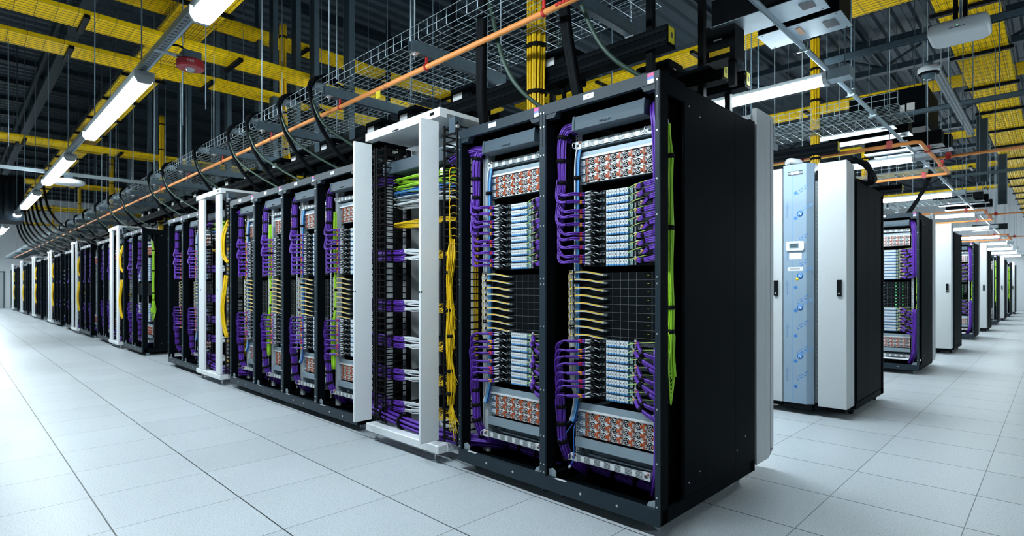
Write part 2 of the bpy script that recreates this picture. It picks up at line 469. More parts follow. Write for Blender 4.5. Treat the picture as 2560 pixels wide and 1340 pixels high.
def blade_proto():
    r = proto(empty('blank_module'))
    m = MB().use('unit_dark').box(.115, .205, 0, .605, .75, .042).use('unit_edge').box(.18, .203, -.0006, .605, .206, .0006)
    m.use('cable_grey')
    for x in (.335, .385, .435, .485): m.box(x, .2042, 0, x + .0012, .205, .042)
    m.use('unit_edge').box(.578, .203, 0, .581, .205, .042)
    m.build('chassis', r)
    MB().use('yellow_label').box(.552, .2035, .024, .562, .205, .0262).build('status_light', r)
    return r
BLADE = blade_proto()

def pbundle(drop, seed, boot):
    """purple branch: leaves the vertical trunk, runs to grey plugs; drop>0 = comes from above"""
    r = proto(empty('purple_cable_bundle')); rnd = random.Random(seed)
    jy = rnd.uniform(-.012, .012); jz = rnd.uniform(-.008, .008); tx = .105 + rnd.uniform(-.008, .01)
    path = sm([(.036, .1 + jy, drop), (.038, .088 + jy, drop * .62), (.05, .072 + jy, drop * .22), (.072, .07 + jy, drop * .03), (tx, .078 + jy, jz - .003 * (drop > 0)), (.14, .1, jz), (.168, .125, jz)], 4)
    MB().use('purple').bundle(path, 3, .0072, .0048, 6, .8, seed, lambda q: 1.35 - .6 * math.exp(-((q - .62) / .08) ** 2)).build('sheath', r)
    MB().use('tie_black').tube([V((tx - .009, .0795 + jy, jz)), V((tx + .01, .082 + jy, jz))], .0098, 8).build('cable_tie', r)
    mw = MB(); mp = MB(); mb_ = MB()
    for i, (zs, ze, l) in enumerate(((.006, .013 + rnd.uniform(0, .007), .222), (-.006, -.008 + rnd.uniform(-.003, .003), .218))):
        p = sm([(.16, .12, jz + zs * .7), (.185, .138, jz + zs), (l, .16, ze)], 4); n = len(p)
        mw.use(boot).tube(p[0:4], .0062, 7)
        mb_.use('purple').tube(p[3:6], .0056, 6)
        mp.use('plug_grey').tube(p[5:], .0052, 7)
        e = p[-1]; mp.use('unit_dark').tube([e, e + V((.03, .034, -.002))], .006, 6)
    mb_.build('jacket', r); mw.build('wrap', r); mp.build('plug', r)
    return r
PUP = [pbundle(.12 + .02 * (i % 3), 20 + i, 'wrap_red' if i % 2 == 0 else 'wrap_orange') for i in range(4)]
PLO = [pbundle(-.115 - .022 * (i % 3), 40 + i, 'wrap_red' if i % 2 == 0 else 'wrap_orange') for i in range(4)]
def merge_proto(p, name):
    """one-mesh version of a thing for copies too small to show their parts"""
    bm = bmesh.new(); ms = []
    def walk(o):
        for c in KIDS.get(o.name, ()):
            if c.type == 'MESH':
                n0 = len(bm.faces); bm.from_mesh(c.data); bm.faces.ensure_lookup_table()
                for f in bm.faces[n0:]:
                    mt = c.data.materials[f.material_index]
                    if mt not in ms: ms.append(mt)
                    f.material_index = ms.index(mt)
            walk(c)
    walk(p); me = bpy.data.meshes.new(name); bm.to_mesh(me); bm.free()
    for mt in ms: me.materials.append(mt)
    o = bpy.data.objects.new(name, me); COL.objects.link(o); PROTOS.append(o); return o
PUP1 = [merge_proto(p, 'purple_cable_bundle') for p in PUP]; PLO1 = [merge_proto(p, 'purple_cable_bundle') for p in PLO]

def rbundle(dz, seed, boot):
    r = proto(empty('purple_cable_loom')); rnd = random.Random(seed)
    x0 = .525 + rnd.uniform(-.03, .03)
    path = sm([(x0, .17, .012 + rnd.uniform(-.006, .006)), (x0 + .035, .13, .004), (x0 + .07, .105, dz * .25 + rnd.uniform(-.008, .008)), (.66, .1, dz * .62), (.705, .13, dz)], 4)
    MB().use('purple').bundle(path, 4, .009, .0052, 6, .8, seed, lambda q: 1.2 - .5 * math.exp(-((q - .5) / .07) ** 2)).build('sheath', r)
    c = path[len(path) // 2]; c2 = path[len(path) // 2 + 1]
    MB().use('tie_black').tube([c - (c2 - c) * .4, c + (c2 - c) * .7], .0118, 8).build('cable_tie', r)
    a = path[0]
    m = MB().use(boot).tube([a + V((.004, -.004, -.002)), a + V((-.012, .008, 0))], .0095, 7)
    m.build('wrap', r)
    m = MB().use('plug_grey').tube([a + V((-.01, .006, .006)), a + V((-.028, .02, .012))], .006, 6).tube([a + V((-.01, .006, -.005)), a + V((-.03, .022, -.003))], .006, 6)
    m.build('plug', r)
    return r
RUP = [rbundle(.02 + .012 * (i % 3), 60 + i, 'wrap_red' if i % 2 else 'wrap_orange') for i in range(3)]
RLO = [rbundle(-.05 - .02 * (i % 3), 70 + i, 'wrap_red' if i % 2 else 'wrap_orange') for i in range(3)]
RUP1 = [merge_proto(p, 'purple_cable_loom') for p in RUP]; RLO1 = [merge_proto(p, 'purple_cable_loom') for p in RLO]

def jumper(seed):
    r = proto(empty('yellow_patch_cord')); rnd = random.Random(seed); j = rnd.uniform(-.006, .006)
    path = sm([(.085, .15, -.075), (.082, .14, -.03), (.092, .13, .006 + j), (.125, .14, .014 + j), (.19, .155, .012), (.255, .175, 0), (.3, .195, -.006)], 4)
    MB().bundle(path, 5, .0045, .0018, 4, .6, seed, None, ['yellow_pale', 'yellow', 'cable_white', 'yellow_pale', 'cable_white']).build('cord', r)
    MB().use('tie_black').tube([(.112, .138, .0135 + j), (.122, .14, .0142 + j)], .008, 7).build('cable_tie', r)
    m = MB().use('unit_mid').box(.29, .186, -.012, .312, .204, .0).use('plug_grey').box(.27, .182, -.009, .29, .19, -.001); m.build('connector', r)
    return r
JUMP = [jumper(80 + i) for i in range(3)]
JUMP1 = [merge_proto(p, 'yellow_patch_cord') for p in JUMP]
def gwire(seed):
    rnd = random.Random(seed); a = rnd.uniform(.0, .012)
    m = MB().use('green_pale').tube(sm([(.444, .19, .012), (.46, .165, .016), (.52, .145, .026 + a), (.6, .14, .036 + a), (.7, .15, .04 + a)], 4), .0022, 5)
    return proto(m.build('green_wire'))
GW = [gwire(90 + i) for i in range(3)]

def trunk(name, path, n, R, r, colour, ties, seed, pin=None, mats=None):
    t = proto(empty(name)); p = sm(path, 5)
    MB().use(colour).bundle(p, n, R, r, 6, .7, seed, pin, mats).build('sheath', t)
    m = []
    for q in ties:
        i = min(len(p) - 2, int(q * (len(p) - 1))); d = (p[i + 1] - p[i]).normalized()
        MB().use('tie_black').tube([p[i] - d * .011, p[i] + d * .011], R * (pin(i / (len(p) - 1)) if pin else 1) + r * 1.25, 12).build('cable_tie', t)
    return t
TRUP = trunk('purple_cable_riser', [(.12, .14, 2.12), (.07, .12, 2.1), (.05, .11, 2.02), (.05, .11, 1.9), (.052, .11, 1.8), (.046, .11, 1.7), (.042, .11, 1.62), (.038, .11, 1.54)], 20, .027, .0058, 'purple', [.25, .42, .58, .74, .9], 5, lambda q: 1.0 - .38 * max(0, q - .35) / .65)
TRLO = trunk('purple_cable_riser', [(.038, .11, .74), (.042, .11, .66), (.045, .11, .58), (.048, .11, .5), (.05, .11, .4), (.055, .12, .3), (.07, .17, .2), (.12, .25, .13)], 20, .027, .0058, 'purple', [.25, .42, .57, .7, .84], 6, lambda q: .62 + .38 * min(1, q / .55))
TRFL = trunk('purple_floor_bundle', [(.04, .3, .17), (.12, .3, .15), (.28, .31, .135), (.42, .32, .12), (.52, .33, .11), (.6, .35, .108)], 16, .03, .0066, 'purple', [.2, .4, .6, .8], 8)
TRTOP = trunk('purple_overhead_bundle', [(.625, .24, 2.13), (.58, .24, 2.135), (.5, .235, 2.135), (.3, .235, 2.13), (.14, .22, 2.125), (.06, .2, 2.11), (.02, .19, 2.06)], 16, .03, .006, 'purple', [.92], 9)
GRN = trunk('green_cable_bundle', [(.69, .16, 2.02), (.692, .17, 1.95), (.695, .18, 1.86), (.695, .18, 1.72), (.695, .18, 1.5), (.695, .18, 1.3), (.697, .18, 1.1), (.7, .18, .98), (.695, .18, .86), (.695, .19, .75)], 14, .019, .0036, 'green', [.24, .45, .68, .78], 12, lambda q: 1. - .35 * abs(math.sin(q * 14)) * (q < .8) + 1.1 * max(0, q - .8))
def green_loops():
    m = MB(); rnd = random.Random(4)
    for i in range(9):
        z = .62 + .02 * i; x = .7
        m.use('green').tube(sm([(x, .175, .9), (x + .004, .15 - .002 * i, .8), (x + .004, .165, z), (x + .002, .19 + .003 * i, z + .04), (x, .22, .8), (x - .002, .2, .95)], 4), .0026, 5)
    m.build('slack_loop', GRN)
    MB().use('cable_white').tube([(.69, .16, 2.01), (.69, .15, 2.06)], [.012, .005], 8).build('end_sleeve', GRN)
green_loops()
GRN2 = trunk('green_cable_bundle', [(.075, .24, 1.9), (.078, .24, 1.7), (.08, .24, 1.5), (.08, .24, 1.3), (.085, .24, 1.1), (.085, .23, .95), (.08, .22, .86), (.075, .22, .7), (.08, .22, .45)], 10, .014, .0036, 'green', [.2, .45, .58], 13, lambda q: 1 + .5 * math.sin(q * 9))
BLU = trunk('blue_cable_bundle', [(.14, .22, 2.03), (.125, .18, 2.0), (.118, .165, 1.9), (.118, .165, 1.7), (.118, .165, 1.5), (.118, .165, 1.32), (.118, .17, 1.1), (.116, .17, .9), (.114, .17, .6), (.1, .165, .48), (.095, .15, .43)], 10, .017, .004, 'blue', [.25, .4, .55, .75], 14, None, ['blue', 'blue', 'cable_white', 'blue', 'blue_light'])
WHT = trunk('white_fibre_bundle', [(.095, .14, 1.3), (.1, .14, 1.1), (.1, .14, .95), (.105, .14, .85), (.1, .14, .72), (.11, .15, .62), (.14, .16, .57)], 9, .011, .0022, 'yellow', [.3, .5], 15, None, ['yellow', 'cable_white', 'cable_white'])
def blue_fan(sign):
    m = MB().use('blue_light'); 
    for k in range(3): m.tube(sm([(.09, .23, .05), (.1, .2, .05 + (k - 1) * .02), (.13, .185, .02 + k * .047)], 4), .0022, 5)
    m.use('cable_white')
    for k in range(3): m.tube([(.12, .187, .024 + k * .045), (.15, .188, .018 + k * .047)], .003, 5)
    return proto(m.build('blue_power_lead'))
BLF = blue_fan(1)
def blue_lead():
    m = MB().use('blue').tube(sm([(.1, .2, .45), (.11, .15, .4), (.13, .12, .33), (.14, .11, .26), (.135, .1, .215), (.12, .1, .195)], 5), .003, 6)
    m.tube(sm([(.1, .2, .46), (.07, .14, .42), (.04, .1, .35), (.06, .09, .33), (.085, .12, .38), (.1, .18, .44)], 5), .0026, 6)
    m.use('cable_white').tube([(.12, .1, .195), (.113, .1, .18)], .007, 8)
    return proto(m.build('blue_hanging_lead'))
BLL = blue_lead()

POST = proto(MB().use('grey_paint').box(.048, .175, .1, .1, .202, 2.12).use('unit_mid').box(.06, .174, .1, .062, .175, 2.12).build('grey_post'))
PURG, SWG = 'purple cable bundles with grey plugs', 'switches stacked in the racks'
def fill(x0, y0, rack, level, flags=''):
    """put the contents into a rack; level 0 = near, 1 = middle distance, 2 = far"""
    P = (x0, y0, 0)
    def at(z): return (x0, y0, z)
    if level < 2 or 'd' in flags:
        inst(DUCT, 'grey duct cover under the top beam, ' + rack, 'cable duct', P, 'grey duct covers in the racks')
    if 'e' not in flags:
        inst(SHELF, 'upper perforated silver power shelf in the ' + rack, 'power shelf', at(1.99), 'perforated power shelves')
        inst(PSU if level == 0 else PSU2, 'upper block of orange-latched fan power supplies, ' + rack, 'power supply', at(1.797), 'power supply blocks', depth=2)
        inst(PSUL if level == 0 else PSUL2, 'lower block of orange-latched fan power supplies, ' + rack, 'power supply', at(.352), 'power supply blocks')
        inst(SHELF, 'lower perforated silver power shelf in the ' + rack, 'power shelf', (x0, y0 - .04, .217), 'perforated power shelves')
        sw = SWITCH if level == 0 else SWITCH2
        for i in range(18):
            z = 1.742 - .0425 * (i + 1) if i < 10 else .914 - .0425 * (i - 9)
            inst(sw, f'{nth(i)} switch with white and blue ports, {rack}', 'network switch', at(z), SWG)
    for i in range(9 if level < 2 else 5):
        z = 1.285 - .0443 * (i + 1)
        if 'e' not in flags: inst(BLADE, f'{nth(i)} black blank module, {rack}', 'module', at(z), 'black blank modules')
    for i in range(9 if level < 2 else 0):
        z = 1.285 - .0443 * (i + 1)
        inst((JUMP if level == 0 else JUMP1)[i % 3], f'{nth(i)} yellow and white patch cord, {rack}', 'patch cord', at(z + .035), 'yellow patch cords')
    pu, pl = (PUP, PLO) if level == 0 else (PUP1, PLO1)
    ru, rl = (RUP, RLO) if level == 0 else (RUP1, RLO1)
    for i in range(18):
        z = 1.742 - .0425 * (i + .5) if i < 10 else .914 - .0425 * (i - 9.5)
        if level == 2 and i % 2: continue
        j = (i if level < 2 else i // 2)
        inst((pu if i < 10 else pl)[(i + (i // 4)) % 4], f'{nth(j)} purple bundle with grey plugs, {rack}', 'cable bundle', at(z), PURG)
        if 'r' in flags:
            inst((ru if i < 10 else rl)[i % 3], f'{nth(i)} purple loom beside green wires, {rack}', 'cable bundle', at(z), 'purple looms by the green wires')
            inst(GW[i % 3], f'{nth(i)} thin green wire off the ports, {rack}', 'wire', at(z - .01), 'thin green wires')
    inst(TRUP, 'upper purple cable riser with black ties in the ' + rack, 'cable bundle', P, 'tied purple cable bundles')
    inst(TRLO, 'lower purple cable riser with black ties in the ' + rack, 'cable bundle', P, 'tied purple cable bundles')
    if 'p' in flags: inst(POST, 'tall grey post between purple cables and plugs, ' + rack, 'post', P, 'grey posts in the racks')
    if 'P' in flags: inst(GRN2, 'green cable bundle in front of the grey post, ' + rack, 'cable bundle', (x0 + .035, y0 - .1, 0), 'green front bundles')
    if 'f' in flags: inst(TRFL, 'purple cable bundle lying across the base of the ' + rack, 'cable bundle', P, 'purple floor bundles')
    if 't' in flags: inst(TRTOP, 'purple cable bundle crossing behind the duct of the ' + rack, 'cable bundle', P, 'purple overhead bundles')
    if 'G' in flags: inst(GRN, 'bright green cable bundle in the side slot of the ' + rack, 'cable bundle', P, 'green side bundles')
    if 'g' in flags: inst(GRN2, 'green cable bundle behind the purple trunk in the ' + rack, 'cable bundle', P, 'green inner bundles')
    if 'b' in flags:
        inst(BLU, 'tall blue cable bundle with black ties in the ' + rack, 'cable bundle', P, 'blue cable bundles')
        inst(BLF, 'upper blue leads fanning into the power supplies of the ' + rack, 'cable', at(1.797), 'blue power leads')
        inst(BLF, 'lower blue leads fanning into the power supplies of the ' + rack, 'cable', at(.352), 'blue power leads')
    if 'w' in flags: inst(WHT, 'loose yellow and white fibre hank in the ' + rack, 'cable bundle', P, 'loose fibre hanks')
    if 'l' in flags: inst(BLL, 'blue lead dangling above the lower power shelf of the ' + rack, 'cable', P, 'blue dangling leads')

def rack(x0, y0, name, desc, depth=1):
    return inst(RACK, desc, 'server rack', (x0, y0, 0), 'open black server racks')
RX = .053
# ---- the bank with the corner rack
rack(RX, 0, '', 'open black server rack at the near corner of the row'); fill(RX, 0, 'corner rack', 0, 'rftGgbwl')
rack(RX - W, 0, '', 'open black server rack between the corner rack and the white frame'); fill(RX - W, 0, 'rack beside the corner rack', 0, 'rftbwp')
for i in range(4):
    nm = f'{FIRST[i]} rack past the near frame'; x = -1.985 - W * (i + 1)
    rack(x, 0, '', f'open black server rack, {FIRST[i]} one past the near white frame'); fill(x, 0, nm, 1, ('Ppwf', 'bwp', 'Pwp', 'bwfp')[i])
for i in range(2):
    nm = f'{FIRST[i]} rack past the second frame'; x = -6.135 - W * (i + 1)
    rack(x, 0, '', f'open black server rack, {FIRST[i]} one past the second white frame'); fill(x, 0, nm, 1, ('gb', 'e')[i])

# ------------------------------------------------------------------ white distribution frames
FW = 1.29
def frame_proto(closed=False):
    """local: x 0 = right end, goes negative; y 0 = rack fronts"""
    r = proto(empty('white_cable_frame'))
    MB().use('white_frame').box(-1.06, -.06, .075, -.14, .02, .135).box(-.2, .02, .075, -.14, .7, .135).box(-1.06, .02, .075, -1.0, .7, .135).box(-1.06, .64, .075, -.14, .7, .135).build('base', r, .006)
    for x in (-.24, -1.0):
        for y in (.0, .62):
            MB().use('bolt').cyl((x, y, .012), (x, y, .08), .009, 8).cyl((x, y, 0), (x, y, .012), .022, 12).cyl((x - .03, y + .02, 0), (x - .03, y + .02, .075), .004, 6).build('foot', r)
    m = MB().use('white_frame').box(-1.06, -.06, 2.35, -.12, .0, 2.41).box(-1.06, 0, 2.38, -.12, .6, 2.41)
    m.use('unit_dark').box(-.23, -.061, 2.37, -.18, -.06, 2.39).box(-.68, -.061, 2.352, -.6, -.06, 2.362)
    m.build('top_beam', r)
    if closed:
        for a, b_ in ((-.96, -.745), (-.3, -.14)): MB().use('white_frame').box(a, -.06, .14, b_, -.03, 2.34).use('ink').box((a + b_) / 2 - .012, -.064, 1.16, (a + b_) / 2 + .012, -.06, 1.18).build('cover_panel', r, .003)
    for x in () if closed else (-.165, -1.012):
        m = MB().use('white_frame').box(x - .02, -.185, .165, x, -.03, 2.325).use('ink').box(x - .021, -.187, 1.16, x + .001, -.17, 1.18)
        m.build('cover_panel', r, .003)
    for x in (-.2, -1.0):
        MB().use('white_paint').box(x - .025, .3, .13, x + .025, .62, 2.35).build('upright', r)
    MB().use('void_black').box(-.97, .64, .14, -.23, .66, 2.33).build('back_panel', r)
    MB().use('grey_paint').box(-.9, .25, 2.2, -.3, .27, 2.33).build('cross_plate', r)
    for xa, xb in ((-.135, -.02), (-1.13, -.975)) if closed else ((-.155, -.02), (-1.0, -.88), (-1.27, -1.03)):
        m = MB().use('tie_black')
        for k in range(44):
            z = .18 + k * .0487
            for x in (xa, xb):
                if x == xb and xa == -1.27: continue
                m.box(x, .0, z, x + .006, .22, z + .009)
            m.box(xa, .0, z, xb, .007, z + .009)
            if k % 2 == 0: m.cyl((xa, 0, z), (xa, -.012, z + .012), .004, 5)
        for x in (xa, xb): m.box(x - .004, .2, .15, x + .008, .24, 2.3).box(x, -.002, .15, x + .012, .01, 2.3)
        m.build('finger_manager', r)
    MB().use('duct_grey').box(-1.0, .06, 2.09, -.2, .2, 2.18).build('duct_cover', r, .004)
    for a, b_ in ((-.13, -.01),) if closed else ((-.13, -.01), (-1.26, -1.16), (-1.1, -1.04), (-.992, -.975)): MB().use('white_paint').box(a, .245, .13, b_, .26, 2.28).build('side_plate', r)
    MB().use('duct_grey').box(-.09, -.005, 2.235, -.025, .06, 2.34).use('bolt').cyl((-.02, .0, 2.27), (.0, .0, 2.27), .012, 10).build('bracket', r)
    return r
FRAME = frame_proto(); FRAMEC = frame_proto(True)
def panel_proto():
    r = proto(empty('fibre_patch_unit'))
    MB().use('unit_dark').box(-.82, .2, -.02, -.24, .5, .024).use('unit_edge').box(-.82, .196, .02, -.24, .2, .024).build('chassis', r)
    m = MB(); rnd = random.Random(2)
    for i in range(20):
        x = -.5 + .012 * i
        m.use('yellow').tube(sm([(x, .2, rnd.uniform(-.012, .012)), (x + .004, .15, rnd.uniform(-.03, .03)), (x + .03, .12, rnd.uniform(-.055, .0)), (x + .1, .13, rnd.uniform(-.05, .01))], 3), .0024, 4)
    m.build('fibre_fan', r)
    return r
PANEL = panel_proto()
def hbundle(z, seed):
    r = proto(empty('purple_panel_bundle')); rnd = random.Random(seed)
    m = MB().use('purple').bundle(sm([(-1.25, .1, z), (-1.1, .08, z + .004), (-.95, .07, z), (-.82, .08, z - .003), (-.74, .09, z)], 3), 12, .019, .0056, 6, .5, seed); m.build('sheath', r)
    mw = MB(); 
    for i in range(7):
        mw.use('cable_white').tube(sm([(-.78, .085 + rnd.uniform(-.01, .01), z + rnd.uniform(-.014, .014)), (-.66, .11, z + rnd.uniform(-.02, .02)), (-.54, .17, z * .5 + rnd.uniform(-.012, .012))], 3), .005, 5)
    mw.build('white_sleeve', r)
    for x in (-1.14, -1.0, -.87): MB().use('tie_black').tube([(x, .075, z), (x + .018, .075, z)], .026, 9).build('cable_tie', r)
    return r
HB = [hbundle(.024, 1), hbundle(-.024, 2)]
def hcords(colour, n, seed, th=.003):
    rnd = random.Random(seed); m = MB()
    for i in range(n):
        z = rnd.uniform(-.016, .016); y = rnd.uniform(.08, .13)
        m.use(colour if not isinstance(colour, list) else colour[i % len(colour)]).tube(sm([(-.24, .2, z), (-.4, y + .03, z + rnd.uniform(-.012, .012)), (-.65, y, z * .6), (-.84, y - .01, z * .4 - .004), (-.9, y + .02, z - .006), (-.88, y + .05, z - .012), (-.7, .2, z - .016)], 3), th, 5)
    return proto(m.build('patch_cord_hank'))
HC = {'bright green': hcords('green', 9, 3), 'blue': hcords(['blue', 'blue_light'], 9, 4), 'grey': hcords(['cable_grey', 'cable_white'], 8, 5), 'white': hcords('cable_white', 9, 6), 'yellow': hcords('yellow', 12, 7)}
def vyellow():
    r = proto(empty('yellow_fibre_bundle'))
    m = MB().use('yellow').bundle(sm([(-.09, .06, 1.52), (-.075, .04, 1.4), (-.085, .03, 1.2), (-.08, .04, 1.0), (-.09, .03, .8), (-.08, .04, .6), (-.085, .04, .42)], 4), 20, .024, .0036, 5, .8, 3, lambda q: .8 + .5 * math.sin(q * 9) ** 2); m.build('sheath', r)
    m = MB().use('yellow'); rnd = random.Random(9)
    for i in range(40):
        z0 = rnd.choice((1.1, .95, .72, .45, .42)); x = -.085
        m.tube(sm([(x, .04, z0), (x + rnd.uniform(-.02, .04), .04, z0 - .07), (x + rnd.uniform(-.03, .06), rnd.uniform(.03, .1), z0 - rnd.uniform(.14, .24))], 3), .0026, 4)
    for i in range(14):
        z0 = 1.98 - .05 * i
        m.tube(sm([(-.04, .1, z0), (-.07, .03, z0 + .01), (-.06, .01, z0 - .1), (-.065, .02, 1.6), (-.08, .05, 1.45)], 3), .0026, 4)
    m.build('stray_fibre', r)
    for z in (1.3, 1.05, .88, .65, .5): MB().use('tie_black').tube([(-.084, .034, z - .01), (-.084, .034, z + .01)], .026, 9).build('cable_tie', r)
    return r
VY = vyellow()
def vback():
    m = MB().use('yellow').bundle(sm([(-.08, .25, 2.3), (-.08, .25, 1.9), (-.09, .25, 1.4), (-.08, .25, .9), (-.085, .24, .35)], 4), 14, .034, .005, 5, .5, 8)
    return proto(m.build('yellow_riser_bundle'))
VB = vback()
def loop_y():
    m = MB().use('yellow').bundle(sm([(-.09, .03, 2.02), (-.12, -.02, 1.85), (-.13, -.02, 1.6), (-.07, .02, 1.5)], 4), 9, .02, .007, 6, .4, 4)
    m.bundle(sm([(-.09, .0, 1.35), (-.1, -.02, 1.15), (-.13, -.03, .95), (-.11, -.02, .75), (-.06, .0, .6)], 4), 9, .022, .007, 6, .4, 5)
    return proto(m.build('thick_yellow_bundle'))
LY = loop_y()
PUR_BASE = proto(MB().use('purple').bundle(sm([(-1.22, .12, .3), (-1.15, .05, .24), (-.95, .04, .21), (-.7, .04, .19), (-.4, .05, .175), (-.12, .08, .17), (.05, .16, .17), (.16, .28, .15)], 4), 20, .042, .008, 6, .5, 21).use('tie_black').tube([(-.7, .04, .19), (-.68, .04, .189)], .06, 10).tube([(-.95, .04, .21), (-.93, .04, .208)], .06, 10).build('purple_base_bundle'))
PUR_TOP = proto(MB().use('purple').bundle(sm([(-1.25, .16, 2.06), (-1.1, .12, 2.06), (-.95, .15, 2.07)], 4), 14, .035, .006, 5, .4, 22).build('purple_bridging_bundle'))
PUR_TOP2 = proto(MB().use('purple').bundle(sm([(-.18, .1, 2.08), (-.08, .07, 2.09), (.04, .1, 2.11), (.12, .14, 2.115), (.2, .18, 2.12)], 4), 16, .032, .006, 5, .3, 23).build('purple_bridging_bundle'))
def fill_frame(x, y, nm, level):
    for z, c in ((2.045, 'bright green'), (1.985, 'bright green'), (1.94, 'blue'), (1.895, 'grey'), (1.85, 'white'), (1.7, 'yellow')):
        extra = {2.045: 'upper ', 1.985: 'lower '}.get(z, '')
        inst(HC[c], f'{extra}{c} patch cord hank across the {nm}', 'patch cord', (x, y, z), 'patch cord hanks in the frames')
    for i, z in enumerate((1.45, 1.06, .78, .53, .285)):
        inst(PANEL, f'{nth(i)} dark patch panel with yellow fibres, {nm}', 'patch panel', (x, y, z), 'dark patch panels', depth=1)
        if level > 1: continue
        for k in range(2):
            inst(HB[k], f'{("upper", "lower")[k]} purple and white bundle at the {nth(i).replace(" from top", "")} panel of the {nm}', 'cable bundle', (x, y, z), 'purple panel bundles', depth=1)
    inst(PUR_BASE, f'purple cable bundle along the base of the {nm}', 'cable bundle', (x, y, 0), 'purple base bundles')
    inst(PUR_TOP, f'purple bridging cables at the far top corner of the {nm}', 'cable bundle', (x, y, 0), 'purple bridging cables')
    inst(PUR_TOP2, f'purple bridging cables at the near top corner of the {nm}', 'cable bundle', (x, y, 0), 'purple bridging cables')
    inst(VB, f'yellow riser cables deep inside the {nm}', 'cable bundle', (x, y, 0), 'yellow riser cables')
    if level == 0: inst(VY, f'fanned yellow fibre bundle hanging on the side of the {nm}', 'cable bundle', (x + .042, y - .07, 0), 'yellow side bundles')
    else: inst(LY, f'thick yellow cable bundle bowing out of the {nm}', 'cable bundle', (x, y, 0), 'yellow side bundles')
inst(FRAME, 'white open cabling frame on feet, between black racks near the corner', 'cabling frame', (-.687, 0, 0), 'white cabling frames'); fill_frame(-.687, 0, 'near white frame', 0)
inst(FRAMEC, 'second white cabling frame along the row from the corner rack', 'cabling frame', (-4.95, 0, 0), 'white cabling frames'); fill_frame(-4.95, 0, 'second white frame', 1)

# ---- further banks down the row
BANKS = [(-9.25, 'second bank'), (-14.3, 'third bank'), (-19.4, 'fourth bank'), (-24.5, 'fifth bank'), (-29.6, 'sixth bank'), (-34.7, 'seventh bank')]
PFAR = {}
for b, (bx, bn) in enumerate(BANKS):
    xs = [bx - W, bx - 2 * W, bx - 2 * W - 1.24 - W, bx - 2 * W - 1.24 - 2 * W]
    for i, x in enumerate(xs):
        lab = f'open black server rack, {FIRST[i]} one in the {bn} down the row'
        nm = f'{FIRST[i]} rack of the {bn}'
        inst(RACK, lab, 'server rack', (x, 0, 0), 'open black server racks', depth=1 if b < 3 else 1)
        if b == 0: fill(x, 0, nm, 2, 'dG' if i == 0 else 'd')
        else:
            inst(TRUP, f'upper purple cable riser in the {nm}', 'cable bundle', (x, 0, 0), 'tied purple cable bundles', depth=1)
            inst(TRLO, f'lower purple cable riser in the {nm}', 'cable bundle', (x, 0, 0), 'tied purple cable bundles', depth=1)
            if i in (0, 3):
                inst(PSU2, f'upper fan power supply block in the {nm}', 'power supply', (x, 0, 1.797), 'power supply blocks', depth=1)
                inst(PSUL2, f'lower fan power supply block in the {nm}', 'power supply', (x, 0, .352), 'power supply blocks', depth=1)
            for k in range(0, 18, 3):
                z = 1.742 - .0425 * (k + .5) if k < 10 else .914 - .0425 * (k - 9.5)
                inst((PUP1 if k < 10 else PLO1)[k % 4], f'{nth(k // 3)} purple bundle in the {nm}', 'cable bundle', (x, 0, z), PURG)
    fx = bx - 2 * W - .0
    inst(FRAMEC, f'white cabling frame in the middle of the {bn} down the row', 'cabling frame', (fx, 0, 0), 'white cabling frames')
    if b < 2: fill_frame(fx, 0, f'frame of the {bn}', 2)
    else: inst(LY, f'thick yellow cable bundle bowing out of the white frame of the {bn}', 'cable bundle', (fx, 0, 0), 'yellow side bundles')

